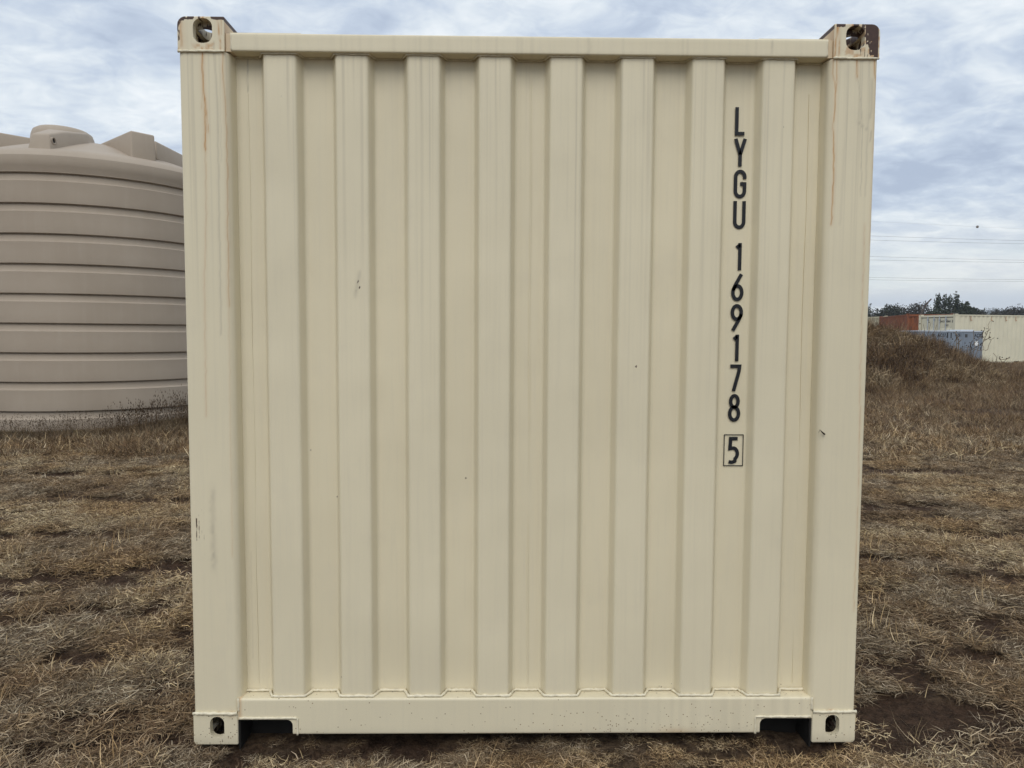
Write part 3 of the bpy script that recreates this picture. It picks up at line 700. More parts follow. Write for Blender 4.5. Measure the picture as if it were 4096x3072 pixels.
# ------------------------------------------------------------------ the near container
def weld(parent, pts, rad=.005, name='weld_bead', mat=None, seed=0):
    pts = [Vector(p) for p in pts]; out = []; rr = []; r_ = random.Random(seed)
    for a, b in zip(pts[:-1], pts[1:]):
        n = max(1, int((b - a).length / .008))
        for k in range(n): out.append(a + (b - a) * k / n)
    out.append(pts[-1])
    for p in out: rr.append(rad * r_.uniform(.75, 1.25)); p += Vector((r_.uniform(-1, 1), r_.uniform(-1, 1), r_.uniform(-1, 1))) * rad * .22
    return MB().tube(out, rr, 6).build(name, mat or M_WELD, parent, True)
RIB_Y, REC_Y = .0175, .0625
def near_container():
    t = empty('shipping_container')
    tag(t, 'large cream shipping container seen end on with vertical code 169178', 'shipping container')
    # ribbed end wall
    pr = [(-1.052, REC_Y)]
    for i in range(8):
        c = -.875 + .25 * i; pr += [(c - .073, REC_Y), (c - .055, RIB_Y), (c + .055, RIB_Y), (c + .073, REC_Y)]
    pr.append((1.052, REC_Y)); pr = resample(fillet(pr, .009, 4), .005)
    me = sweep_z(pr, .168, 2.484, .011)
    P = coords(me); P[:, 1] += ((fbm(P[:, 0], P[:, 2], 2.2, 5, 3) - .5) * .010 + (fbm(P[:, 0], P[:, 2] * .5, 9., 8, 2) - .5) * .0022).astype(np.float32); me.vertices.foreach_set('co', P.ravel()); me.update()
    me.shade_smooth(); wear_shade(me, ribs=True); link('corrugated_panel', me, t, M_CREAM)
    # sheet seams
    for x0, zs in ((-1.000, (.2, 2.35)), (-.0 + .0035, (.2, 2.46)), (1.003, (.2, 2.37))):
        pts = [(x0 + .0014 * math.sin(z * 7), zs[0] + (zs[1] - zs[0]) * k / 60.) for k, z in enumerate(np.linspace(*zs, 61))]
        mb = MB(); ribbon(mb, pts, .0035, REC_Y + .003, .0055); mb.build('seam', M_CREAMB, t)
    # corner posts
    for s in (-1, 1):
        out = [(-1.215, .178), (-1.215, .003), (-1.062, .003), (-1.047, .018), (-1.040, .064)]
        pr = fillet(out, .012, 4); pr = resample([(p[0] * -s, p[1]) for p in pr], .0035)
        me = sweep_z(pr, .118, 2.473, .010, flip=(s > 0)); me.shade_smooth(); wear_shade(me); link('corner_post', me, t, M_CREAM)
    # castings
    ft, fb = casting(True, True), casting(False, True)
    for s in (-1, 1):
        o = place_cast('corner_casting', ft, 1.219 * s, 0, 2.473, -s, 1, t, M_CREAM); wear_shade(o.data, castm=True)
        if s > 0: o['label'] = 'top casting with bare dark primer and rust'
        o = place_cast('corner_casting', fb, 1.219 * s, 0, 0, -s, 1, t, M_CREAM); wear_shade(o.data, castm=True)
        for top in (True, False): place_cast('corner_casting', CAST[top], 1.219 * s, 6.058, 2.473 if top else 0, -s, -1, t, M_CREAMB)
        weld(t, [(s * 1.218, -.0005, 2.473), (s * 1.057, -.0005, 2.4735)], .0042, seed=s + 3)
        weld(t, [(s * 1.218, -.0005, .119), (s * 1.06, -.0005, .1185)], .0062, seed=s + 5)
        weld(t, [(s * 1.054, .003, .125), (s * 1.054, .003, .172)], .005, seed=s + 9)
        weld(t, [(s * 1.035, .004, 2.478), (s * 1.035, .004, 2.535)], .0035, seed=s + 19)
    # top rail
    pr = [(.15, 2.476), (.002, 2.476), (.002, 2.537), (.15, 2.541)]
    me = sweep_x(resample(fillet(pr, .006, 4), .012), -1.033, 1.033, .008, flip=False); me.shade_smooth(); wear_shade(me); link('top_rail', me, t, M_CREAM)
    for s in (-1, 1):
        x0, x1 = sorted((1.0332 * s, 1.0565 * s)); f = rbox(x0, x1, .010, .15, 2.4765, 2.538); f.materials.clear(); o = link('rail_end_filler', f, t, M_CREAM)
        q = np.zeros((len(f.vertices), 4)); q[:, 0] = .30; set_attr(f, 'wear_shade', q)
    MB().box(-1.045, -.80, .020, .26, 2.5405, 2.5445).build('roof_corner_plate', M_CREAMB, t)
    MB().box(.80, 1.045, .020, .26, 2.5405, 2.5445).build('roof_corner_plate', M_CREAMB, t)
    # bottom sill with two forklift notches
    bm = bmesh.new(); pr = fillet([(.16, .036), (.002, .036), (.002, .172), (.16, .1725)], .009, 5)
    a = [bm.verts.new((-1.0565, p[0], p[1])) for p in pr]; f = bm.faces.new(a)
    r = bmesh.ops.extrude_face_region(bm, geom=[f]); 
    for v in [g for g in r['geom'] if isinstance(g, bmesh.types.BMVert)]: v.co.x = 1.0565
    bmesh.ops.recalc_face_normals(bm, faces=bm.faces[:]); me = bpy.data.meshes.new('m'); bm.to_mesh(me); bm.free()
    me = boolean(me, [rbox(-1.075, -.8575, -.1, .5, -.1, .0935, .022, 1), rbox(.8625, 1.075, -.1, .5, -.1, .0935, .022, 1)])
    bm = bmesh.new(); bm.from_mesh(me)
    for ax, lo, hi, st in ((0, -1.05, 1.05, .012), (2, .04, .17, .009)):
        for c in np.arange(lo, hi, st):
            co = [0, 0, 0]; no = [0, 0, 0]; co[ax] = c; no[ax] = 1
            bmesh.ops.bisect_plane(bm, geom=bm.verts[:] + bm.edges[:] + bm.faces[:], plane_co=co, plane_no=no)
    bm.to_mesh(me); bm.free()
    P = coords(me); W = np.zeros((len(P), 4)); x, z = P[:, 0], P[:, 2]
    W[:, 3] = (.03 + .16 * sm(.17, .04, z) * sm(-.3, .4, x) + .35 * np.exp(-((x - .55) / .16) ** 2) * sm(.09, .04, z))
    ledge = (P[:, 1] > .012) & (z > .17); W[:, 3] = np.where(ledge, .25 + .6 * sm(0, .9, x), W[:, 3])
    W[:, 0] = np.maximum(np.where(ledge, .45 * sm(.2, 1., x) * n2d(x, P[:, 1], 40, 3), 0), .45 * np.exp(-((x + 1.05) / .006) ** 2)); W[:, 0] = np.maximum(W[:, 0], .25 * np.exp(-((x - .55) / .06) ** 2 - ((z - .045) / .012) ** 2))
    W[:, 2] = .12 * sm(.5, .9, n1d(x, 60, 4)) * sm(.0, .6, x) + .30 * sm(.075, .03, z) * fbm(x, z, 14., 4); set_attr(me, 'wear_shade', np.clip(W, 0, 1)); me.materials.clear()
    link('bottom_sill', me, t, M_CREAM)
    # weld following the ribs on the sill
    pts = [(-1.05, REC_Y - .006, .178)]
    for i in range(8):
        c = -.875 + .25 * i; pts += [(c - .080, REC_Y - .006, .178), (c - .060, RIB_Y - .005, .177), (c + .060, RIB_Y - .005, .177), (c + .080, REC_Y - .006, .178)]
    weld(t, pts + [(1.05, REC_Y - .006, .178)], .0052, seed=77)
    pts = [(p[0], p[1] + .002, 2.474) for p in pts]; weld(t, pts + [(1.05, REC_Y - .004, 2.474)], .003, seed=78)
    # notch frames, with near-black side and back plates added for the shade
    for s in (-1, 1):
        x0, x1 = (-1.052, -.84) if s < 0 else (.845, 1.052)
        weld(t, [(x0, .001, .100), (x1, .001, .100)], .0045, seed=11 + s)
        xi = x1 if s < 0 else x0
        weld(t, [(xi, .001, .100), (xi, .001, .036)], .0042, seed=13 + s)
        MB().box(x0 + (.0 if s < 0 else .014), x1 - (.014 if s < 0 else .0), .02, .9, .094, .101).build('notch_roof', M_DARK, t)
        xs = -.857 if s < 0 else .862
        MB().box(xs - (.0 if s < 0 else .006), xs + (.006 if s < 0 else .0), .012, .9, .034, .094).build('notch_side_shade', M_DARK, t)
        MB().box(*sorted((1.0495 * s, 1.0565 * s)), .008, .9, -.02, .094).build('notch_side_shade', M_DARK, t)
        MB().box(*sorted((1.05 * s, .80 * s)), .13, .17, -.05, .094).build('notch_back_shade', M_DARK, t)
    # lettering
    rows = [('L', .748, .790, 2.2325, 2.3345), ('Y', .751, .788, 2.1205, 2.222), ('G', .7485, .795, 2.007, 2.110), ('U', .749, .795, 1.8955, 1.998),
            ('1', .752, .787, 1.744, 1.846), ('6', .7485, .7945, 1.632, 1.734), ('9', .7485, .7945, 1.5205, 1.6215), ('1', .750, .785, 1.409, 1.510),
            ('7', .7475, .7935, 1.297, 1.398), ('8', .7475, .7935, 1.184, 1.288), ('5', .7485, .7935, 1.025, 1.127)]
    yl = REC_Y - .0035; kk = .9845
    rows = [(c, -.1018 + (a + .1018) * kk, -.1018 + (b + .1018) * kk, 1.498 + (p - 1.498) * kk, 1.498 + (q - 1.498) * kk) for c, a, b, p, q in rows]
    for ch, x0, x1, z0, z1 in rows:
        glyph(ch, x0, x1, z0, z1, yl, .0128, 'letter' if ch.isalpha() else 'digit', t, M_BLACK)
    mb = MB(); ribbon(mb, [(.723, 1.026), (.793, 1.026), (.793, 1.1405), (.723, 1.1405), (.723, 1.026)], .003, yl, .0007); mb.build('digit_frame', M_BLACK, t)
    # small dead leaf stuck on the right post
    body(t, M_CREAMB, near=True)
    lf = MB().tube([(1.045, -.003, 1.156), (1.048, -.006, 1.169), (1.055, -.005, 1.161), (1.067, -.004, 1.151)], [.0006, .0010, .0022, .0034], 5).build('dead_leaf', M_SEED)
    tag(lf, 'tiny curled dead leaf stuck on the right corner post', 'leaf')
    return t
def corr_side(x, y0, y1, z0, z1, s, mat, parent):
    pitch = .278; n = int((y1 - y0) / pitch); pr = [(y0, 0)]; o = (y1 - y0 - n * pitch) / 2
    for i in range(n):
        a = y0 + o + i * pitch; pr += [(a + .036, 0), (a + .104, -.036), (a + .174, -.036), (a + .242, 0)]
    pr.append((y1, 0)); P = np.zeros((len(pr), 2, 3))
    for i, (yy, dx) in enumerate(pr): P[i, :, 0] = x + s * dx; P[i, :, 1] = yy; P[i, 0, 2] = z0; P[i, 1, 2] = z1
    return link('side_panel', grid_mesh(P, flip=(s < 0)), parent, mat)
def body(t, mat, near=False, doors=False, blank=False):
    """everything of a 20 ft box that is alike; local front plane at y=0"""
    L = 6.058
    for s in (-1, 1):
        corr_side(1.205 * s, .16, L - .16, .16, 2.50, s, mat, t)
        x0, x1 = sorted((1.219 * s, 1.159 * s))
        MB().box(x0, x1, .1785, L - .1785, 2.49, 2.55).build('top_side_rail', mat, t)
        seg = MB(); a = .1785
        for c in (2.0, 4.05): seg.box(x0, x1, a, c - .18, .03, .168); seg.box(x0, x1, c - .18, c + .18, .145, .168); a = c + .18
        seg.box(x0, x1, a, L - .1785, .03, .168); seg.build('bottom_side_rail', mat, t)
    MB().box(-1.15, 1.15, .155 if near else .09, L - .1, 2.541, 2.552).build('roof_panel', mat, t)
    MB().box(-1.15, 1.15, .17 if near else .10, L - .1, .155, .166).build('floor', M_WOOD, t)
    for k in range(14):
        y = .55 + k * .39; MB().box(-1.155, 1.155, y, y + .045, .035, .1545).build('cross_member', M_DARK, t)
    # far end
    for s in (-1, 1):
        x0, x1 = sorted((1.215 * s, 1.06 * s)); MB().box(x0, x1, L - .17, L - .003, .118, 2.473).build('corner_post', mat, t)
    MB().box(-1.06, 1.06, L - .16, L - .02, 2.44, 2.54).build('door_header' if near else 'top_rail', mat, t)
    MB().box(-1.06, 1.06, L - .16, L - .02, .03, .16).build('door_sill' if near else 'bottom_sill', mat, t)
    MB().box(-1.06, 1.06, L - .11, L - .08, .16, 2.44).build('door_panel' if near else 'end_panel', mat, t)
near_container()

def far_container(loc, rz, mat, name_label, doors):
    t = empty('shipping_container', loc, rz); tag(t, name_label, 'shipping container')
    for s in (-1, 1):
        for top in (True, False):
            for yy, sy in ((0, 1), (6.058, -1)): place_cast('corner_casting', CAST[top], 1.219 * s, yy, 2.473 if top else 0, -s, sy, t, mat)
        x0, x1 = sorted((1.215 * s, 1.07 * s)); MB().box(x0, x1, .003, .17, .118, 2.473).build('corner_post', mat, t)
    body(t, mat)
    MB().box(-1.0565, 1.0565, .02, .15, 2.44, 2.55).build('top_rail', mat, t); MB().box(-1.07, 1.07, .02, .15, .03, .15).build('bottom_sill', mat, t)
    if not doors:
        pr = [(-1.07, .10)]
        for i in range(8):
            c = -.875 + .25 * i; pr += [(c - .073, .10), (c - .055, .06), (c + .055, .06), (c + .073, .10)]
        pr.append((1.07, .10)); link('corrugated_panel', sweep_z(pr, .15, 2.45, 1.2), t, mat)
        return t
    MB().box(-1.068, 1.068, .085, .09, .15, 2.44).build('gasket', M_BLACK, t)
    for s in (-1, 1):
        x0, x1 = sorted((.022 * s, 1.035 * s)); d = link('door_panel', mesh([], []), t, mat)
        mb = MB().box(x0, x1, .05, .084, .17, 2.40)
        for z0, z1 in ((.45, .75), (.95, 1.25), (1.45, 1.78), (1.95, 2.2)):
            pass
        me = mesh(mb.V, mb.F); me.materials.append(mat); d.data = me
        for z in (.55, 1.1, 1.62): MB().add([(x0 + .06, .0495, z), (x1 - .06, .0495, z), (x1 - .06, .0495, z + .22), (x0 + .06, .0495, z + .22), (x0 + .06, .028, z + .05), (x1 - .06, .028, z + .05), (x1 - .06, .028, z + .17), (x0 + .06, .028, z + .17)],
             [(0, 1, 5, 4), (1, 2, 6, 5), (2, 3, 7, 6), (3, 0, 4, 7), (4, 5, 6, 7)]).build('door_rib', mat, d)
        for q in (.18, .60):
            MB().tube([(s * q, .012, .12), (s * q, .012, 2.5)], .022, 8).build('lock_rod', M_GALV, t, True)
            for z in (.3, 1.3, 2.3): MB().box(s * q - .05, s * q + .05, .004, .05, z - .05, z + .05).build('rod_bracket', M_GALV, t)
            MB().box(s * q - .02, s * q + .34, -.012, .004, 1.02, 1.06).build('handle', M_GALV, t)
    return t
A = R(-77)
cream_far = far_container((22.936, 36.19, .18), A, M_CREAM2, 'cream shipping container with doors and code on its end behind the grey cabinet', True)
def Mloc(x, y, z): return Matrix.Translation((x, y, z)) @ Matrix.Rotation(R(90), 4, 'X')
text_mesh('JHCU 262065', .135, 'lettering', M_BLACK, cream_far, Mloc(.22, .0475, 2.16) @ Matrix.Diagonal((.78, 1, 1, 1)))
text_mesh('0', .135, 'lettering', M_BLACK, cream_far, Mloc(.985, .0475, 2.16) @ Matrix.Diagonal((.8, 1, 1, 1)))
mb = MB(); ribbon(mb, [(.97, 2.14), (1.06, 2.14), (1.06, 2.27), (.97, 2.27), (.97, 2.14)], .012, .0475, .002); mb.build('digit_frame', M_BLACK, cream_far)
text_mesh('22G1', .135, 'lettering', M_BLACK, cream_far, Mloc(.50, .0475, 1.96) @ Matrix.Diagonal((.78, 1, 1, 1)))
for yy in (.95, 2.25, 3.18, 3.82, 4.80):
    mb = MB(); mb.box(1.2191, 1.2215, yy, yy + .035, 2.25, 2.485); mb.box(1.2191, 1.2215, yy + .035, yy + .10, 2.25, 2.29)
    mb.build('lashing_rust_mark', M_STAIN, cream_far)  # thin plates drawing L-shaped rust marks under the rail
far_container((24.08, 38.71, .30), R(-13.9), M_RUST, 'rusty orange red shipping container left of the cream one with doors', False)
far_container((27.4, 51.5, .52), R(-80), M_PALE, 'pale yellowish shipping container barely showing beyond the rusty one', False)

# ------------------------------------------------------------------ grey cabinet
def cabinet():
    t = empty('equipment_cabinet', (18.05, 29.3, .17), R(11)); tag(t, 'grey blue equipment cabinet with black AC07 lettering behind the weeds', 'equipment cabinet')
    W, D, H = 3.36, 1.5, 1.66
    me = boolean(rbox(0, W, 0, D, 0, H - .03, .012), [rbox(1.10, 1.43, -.2, .55, .75, 1.22)]); me.materials.clear(); link('cabinet_body', me, t, M_GREY)
    MB().box(-.03, W + .03, -.03, D + .03, H - .029, H + .015).build('roof_lid', M_GREYL, t)
    link('roof_hatch', rbox(2.35, 3.05, .2, 1.0, H + .016, H + .06, .015), t, M_GREYL)
    ed = [.04, .60, 1.02, 1.50, 2.30, 2.86, 3.33]
    for i, (a, b) in enumerate(zip(ed[:-1], ed[1:])):
        if i == 2:
            for k, (z0, z1) in enumerate(((1.25, 1.60), (.08, .72))): link('door_panel', rbox(a + .012, b - .012, -.014, -.001, z0, z1, .004), t, M_GREY)
            continue
        p = link('door_panel', rbox(a + .012, b - .012, -.014, -.001, .08, 1.60, .004), t, M_GREY)
        MB().box(b - .10, b - .07, -.03, -.0145, .82, .95).build('latch', M_DARK, p)
    link('fan_shroud', mesh(*lathe([(0, 0), (.10, 0), (.15, .05), (.17, .16), (.12, .20)], 14)), t, M_GREYL).matrix_local = Matrix.Translation((1.3, .40, .93)) @ Matrix.Rotation(R(90), 4, 'X')
    link('sticker', rbox(2.93, 3.10, -.020, -.0145, 1.02, 1.22, .02, 1), t, M_WHITE)
    MB().box(2.40, 2.53, -.018, -.0145, 1.38, 1.52).build('label_plate', M_LABEL, t); MB().box(.72, .84, -.018, -.0145, 1.40, 1.53).build('label_plate', M_LABEL, t)
    MB().box(1.88, 2.22, -.018, -.0145, 1.40, 1.56).build('notice_plate', M_PLATE, t)
    text_mesh('AC07', .21, 'lettering', M_BLACK, t, Mloc(1.0, -.0165, 1.40) @ Matrix.Diagonal((.80, 1, 1, 1)))
    text_mesh('AC07', .21, 'lettering', M_BLACK, t, Mloc(2.89, -.0165, 1.40) @ Matrix.Diagonal((.80, 1, 1, 1)))
    MB().box(1.47, 1.53, -.0175, -.0145, 1.35, 1.58).build('black_bar', M_BLACK, t); MB().box(1.66, 1.71, -.0175, -.0145, 1.35, 1.58).build('black_bar', M_BLACK, t)
    MB().box(3.27, 3.315, -.0195, -.0145, 1.35, 1.58).build('black_bar', M_BLACK, t)
def lathe(prof, n=24, ang=2 * math.pi):
    V = [(r * math.cos(ang * k / n), r * math.sin(ang * k / n), z) for r, z in prof for k in range(n)]
    F = [(i * n + k, i * n + (k + 1) % n, (i + 1) * n + (k + 1) % n, (i + 1) * n + k) for i in range(len(prof) - 1) for k in range(n)]
    return V, F
cabinet()

# ------------------------------------------------------------------ water tank
def tank():
    t = empty('water_tank', (-7.13, 10.43, 0)); tag(t, 'big round taupe plastic water tank with ribbed wall and domed top', 'water tank')
    Rr = 2.15; pr = [(Rr - .0, -.02), (Rr, .02)]
    gz = [.346 + .4346 * i for i in range(9)]
    for z in gz:
        # light ledge, recessed band, then overhang above
        pr += [(Rr + .002, z - .113), (Rr - .032, z - .094), (Rr - .038, z - .082), (Rr - .040, z - .012), (Rr - .052, z - .006), (Rr - .052, z + .006), (Rr - .008, z + .008), (Rr - .001, z + .014), (Rr + .001, z + .03)]
        if z < 3.7: pr += [(Rr + .002, z + .17), (Rr + .001, z + .31)]
    pr += [(Rr + .03, 3.92), (Rr + .045, 4.0), (Rr + .04, 4.07), (Rr + .0, 4.13), (Rr - .06, 4.175), (Rr - .15, 4.205)]
    for k in range(1, 12):
        q = k / 11; r = (Rr - .15) * (1 - q); pr.append((max(r, .001), 4.205 + .50 * math.sin(q * math.pi / 2) ** 1.1))
    n = 192; P = np.zeros((n, len(pr), 3)); a = np.linspace(0, 2 * np.pi, n, endpoint=False)
    for j, (r, z) in enumerate(pr): P[:, j, 0] = r * np.cos(a); P[:, j, 1] = r * np.sin(a); P[:, j, 2] = z + (.003 * np.sin(a * 3 + z))
    me = grid_mesh(P, closed_u=True); me.shade_smooth(); me.set_sharp_from_angle(angle=R(25))
    link('tank_body', me, t, M_TANK)
    def dome(r): q = 1 - r / (Rr - .15); return 4.205 + .50 * math.sin(max(0, min(1, q)) * math.pi / 2) ** 1.1
    def rib(ang, r0, r1, w0, w1, zt0, zt1, base=None):
        bm = bmesh.new(); zb = dome(r1) - .06
        c = [(r0, -w0, dome(r0) - .12), (r1, -w1 * 1.04, zb), (r1, w1 * 1.04, zb), (r0, w0, dome(r0) - .12), (r0, -w0 * .9, zt0), (r1 - .03, -w1, zt1), (r1 - .03, w1, zt1), (r0, w0 * .9, zt0)]
        v = [bm.verts.new(p) for p in c]
        for f in ((0, 3, 2, 1), (4, 5, 6, 7), (0, 1, 5, 4), (1, 2, 6, 5), (2, 3, 7, 6), (3, 0, 4, 7)): bm.faces.new([v[i] for i in f])
        bmesh.ops.bevel(bm, geom=bm.edges[:], offset=.028, segments=3, profile=.5, affect='EDGES')
        me = bpy.data.meshes.new('m'); bm.to_mesh(me); bm.free(); me.transform(Matrix.Rotation(R(ang), 4, 'Z')); me.shade_smooth(); me.materials.append(M_TANK)
        return link('roof_rib', me, t)
    for a in (-41, 49, 94, 139, 184, -131): rib(a, .45, 1.95, .12, .185, 4.66, 4.63)
    rib(-3, .45, 1.50, .22, .72, 4.66, 4.63)
    # collar round the manhole
    cp = [(.80, 4.44), (.72, 4.56), (.63, 4.63), (.58, 4.72), (.56, 4.83), (.53, 4.90), (.46, 4.94), (.30, 4.965), (.001, 4.975)]
    V, F = lathe(cp, 48); V = [(x * .80 - .36, y * .9 - .25, z - .035) for x, y, z in V]; me = mesh(V, F); me.shade_smooth(); link('manhole_collar', me, t, M_TANK)
    # inlet block at the front with a threaded hole on its right side
    bm = bmesh.new()
    c = [(-.22, -.9, 4.3), (.16, -.9, 4.3), (.16, -2.02, 4.12), (-.20, -2.02, 4.12), (-.17, -.85, 4.74), (.08, -.85, 4.72), (.10, -1.55, 4.56), (.12, -1.96, 4.42), (-.15, -1.96, 4.42), (-.16, -1.55, 4.60)]
    v = [bm.verts.new(p) for p in c]
    for f in ((0, 3, 2, 1), (4, 5, 6, 9), (9, 6, 7, 8), (0, 1, 5, 4), (2, 3, 8, 7), (1, 2, 7, 6, 5), (3, 0, 4, 9, 8)): bm.faces.new([v[i] for i in f])
    bmesh.ops.recalc_face_normals(bm, faces=bm.faces[:]); bmesh.ops.bevel(bm, geom=bm.edges[:], offset=.035, segments=3, profile=.5, affect='EDGES')
    me = bpy.data.meshes.new('m'); bm.to_mesh(me); bm.free(); me.transform(Matrix.Translation((.31, 0, 0))); me.shade_smooth(); blk = link('inlet_block', me, t, M_TANK)
    h = MB(); V, F = lathe([(.038, 0), (.038, .03), (.055, .032), (.058, -.01)], 20)
    M = Matrix.Translation((.428, -1.90, 4.33)) @ Matrix.Rotation(R(90), 4, 'Y'); h.add([M @ Vector(p) for p in V], F); h.build('thread_ring', M_TANK, blk, True)
    h = MB(); V, F = lathe([(.001, .014), (.038, .014)], 20); h.add([M @ Vector(p) + Vector((.004, 0, 0)) for p in V], F); h.build('inlet_hole_shade', M_DARK, blk)  # dark disc painted in for the shaded depth of the hole
tank()

# ------------------------------------------------------------------ trees
LEAFC = {'juniper': [(.022, .030, .014), (.030, .040, .018), (.016, .022, .012), (.040, .050, .024)], 'grey': [(.045, .042, .032), (.060, .052, .038), (.035, .032, .026)], 'mix': [(.030, .038, .020), (.050, .050, .030), (.022, .028, .018)]}
def crown_mesh(blobs, n, size, cols, seed):
    r = np.random.default_rng(seed); V = []; F = []; C = []
    w = np.array([b[3] * b[5] for b in blobs]); w = w / w.sum()
    for i in range(n):
        b = blobs[r.choice(len(blobs), p=w)]; d = r.normal(0, 1, 3); d /= np.linalg.norm(d); q = r.random() ** .45
        nz = mnoise.noise(Vector((b[0] * 3 + d[0] * 2, b[1] + d[1] * 2, b[2] + d[2] * 2 + seed)))
        q *= 1 + .35 * nz
        p = np.array([b[0] + d[0] * b[3] * q, b[1] + d[1] * b[4] * q, b[2] + d[2] * b[5] * q])
        a = r.normal(0, 1, 3); a /= np.linalg.norm(a); c = np.cross(a, r.normal(0, 1, 3)); c /= np.linalg.norm(c); s = size * r.uniform(.5, 1.3); k = len(V)
        V += [p - a * s, p + c * s * .5, p + a * s, p - c * s * .5]; F.append((k, k + 1, k + 2, k + 3)); col = np.array(cols[r.integers(len(cols))]) * r.uniform(.7, 1.3); C += [col] * 4
    me = mesh(V, F); cc = np.ones((len(V), 4)); cc[:, :3] = C; set_attr(me, 'tint', cc); return me
def tree(name, x, y, blobs, kind, label, n=2600, size=.12, seed=1, trunks=None, group=None):
    n = int(n * (1.25 if kind == 'juniper' else 1.9)); size *= 1.1
    z = float(gh(x, y)); t = empty(name, (x, y, z)); tag(t, label, 'tree', group)
    mb = MB()
    for b in blobs: mb.tube([(b[0] * .15, b[1] * .15, 0), (b[0] * .5, b[1] * .5, b[2] * .5), (b[0], b[1], b[2] + b[5] * .5)], [.14, .09, .03], 5)
    mb.build('trunk', M_BARK, t); link('crown', crown_mesh(blobs, n, size, LEAFC[kind], seed), t, M_LEAF)
def bare_tree(x, y, label, H, seed, lean=0, spread=1., group=None, name='bare_tree'):
    r = random.Random(seed); t = empty(name, (x, y, float(gh(x, y)))); tag(t, label, 'tree', group); tr = MB(); br = MB()
    def grow(p, d, ln, rad, lev, mb):
        pts = [p]; q = p
        for k in range(3):
            d = (d + Vector((r.uniform(-.25, .25), r.uniform(-.25, .25), r.uniform(-.08, .2)))).normalized(); q = q + d * ln / 3; pts.append(q)
        mb.tube(pts, [rad, rad * .85, rad * .7, rad * .55], 5 if lev < 2 else 3, False)
        if lev < 5:
            for k in range(3 if lev < 4 else 4):
                a = r.uniform(0, 6.28); dd = (d + Vector((math.cos(a) * spread, math.sin(a) * spread, r.uniform(0, .4))) * r.uniform(.4, .8)).normalized()
                grow(pts[r.choice((2, 3))], dd, ln * r.uniform(.6, .8), rad * .5, lev + 1, br)
    for k in range(3): grow(Vector((0, 0, 0)), Vector((lean + r.uniform(-.5, .5), r.uniform(-.3, .3), 1)).normalized(), H * .34, .13, 0, tr)
    tr.build('trunk', M_BARK, t); br.build('branches', M_BARK, t)
def trees():
    tree('evergreen_tree', 50.0, 80, [(-.9, 0, 3.5, 1.4, 1.5, 1.4), (.6, 0, 3.3, 1.8, 1.6, 1.4), (-.85, .2, 5.1, .38, .5, 1.25), (-.35, -.2, 5.3, .26, .4, 1.1), (.35, 0, 5.1, .30, .4, 1.15), (1.15, .1, 5.3, .34, .4, 1.15), (1.45, 0, 4.6, .40, .8, 1.1), (2.3, .2, 4.1, .8, 1., 1.2), (2.4, .2, 4.6, .25, .4, .9)], 'juniper',
         'tall dark evergreen tree with ragged spires behind the cream container', 5200, .13, 3)
    tree('evergreen_tree', 53.3, 81, [(0, 0, 3.4, 1.2, 1.2, 1.4), (.4, .3, 4.0, .6, .7, .95), (-.6, 0, 4.2, .6, .6, .9)], 'juniper', 'lower dark evergreen tree at the right foot of the tall spired one', 2400, .13, 4)
    tree('round_tree', 55.6, 83, [(0, 0, 3.2, 1.1, 1.1, 1.3), (.9, .3, 2.9, .9, .9, 1.2)], 'grey', 'small grey brown round tree where the treeline dips', 1800, .12, 5)
    tree('round_tree', 49.4, 86, [(0, 0, 3.7, 1.5, 1.3, 1.9), (1.3, .3, 3.9, 1.2, 1.2, 1.8), (-1.5, .3, 3.4, 1.1, 1., 1.7)], 'grey', 'grey brown leafless round tree left of the tall evergreen', 3400, .11, 6)
    bare_tree(42.3, 75, 'bare forked tree above the rusty container', 3.9, 5, -.1)
    bare_tree(43.6, 75.5, 'bare tree with a long branch reaching up to the right', 4.2, 9, .5)
    lb = MB(); t = empty('dead_snag', (43.4, 74.6, .2)); tag(t, 'leaning dead snag pointing up right above the containers', 'tree')
    lb.tube([(0, 0, 0), (.3, 0, 2.6), (.75, .1, 3.9), (1.25, .1, 4.9), (1.75, .1, 5.45)], [.12, .11, .10, .09, .06], 6)
    lb.build('trunk', M_BARK, t); lb = MB(); lb.tube([(.75, .1, 3.9), (.8, .1, 4.7), (.95, .1, 5.1)], [.06, .05, .02], 5); lb.tube([(1.2, .1, 4.8), (1.15, .1, 5.3)], [.05, .02], 5); lb.build('branches', M_BARK, t)
    hz = [(43.3, 85, 2.4, 5.2, 'mix', 'low green bushy tree nearest the big container corner'), (45.6, 84, 2.0, 5.1, 'mix', 'small green tree second from the big container corner'), (47.6, 86, 2.2, 5.2, 'mix', 'green tree just left of the bare forked one'),
          (41.0, 88, 2.0, 5.6, 'mix', 'green tree hiding behind the big container edge')]
    for i, (x, y, w, h, k, lab) in enumerate(hz):
        tree('bushy_tree', x, y, [(-.5 * w * .8, 0, h * .66, w * .6, w * .6, h * .28), (.45 * w, .2, h * .62, w * .6, w * .6, h * .28), (0, .1, h * .84, w * .35, w * .4, h * .2)], k, lab, 2000, .12, 20 + i, group='low trees along the treeline')
    hz = [(65.2, 95, 1.6, 5.0, 'grey', 'low grey scrubby tree at the left of the right hand group'), (68.5, 96, 2.5, 5.9, 'grey', 'tallest grey tree of the right hand group'), (71.0, 97, 2.8, 5.8, 'mix', 'dark green tree at the right end of the treeline'), (65.4, 99, 1.8, 5.6, 'mix', 'dark green tree behind the grey scrub')]
    for i, (x, y, w, h, k, lab) in enumerate(hz):
        tree('scrub_tree', x, y, [(-.5 * w, 0, h * .66, w * .6, w * .6, h * .27), (.4 * w, .2, h * .72, w * .6, w * .6, h * .28), (0, 0, h * .6, w, w * .7, h * .3)], k, lab, 2200, .14, 30 + i, group='scrub trees at the right')
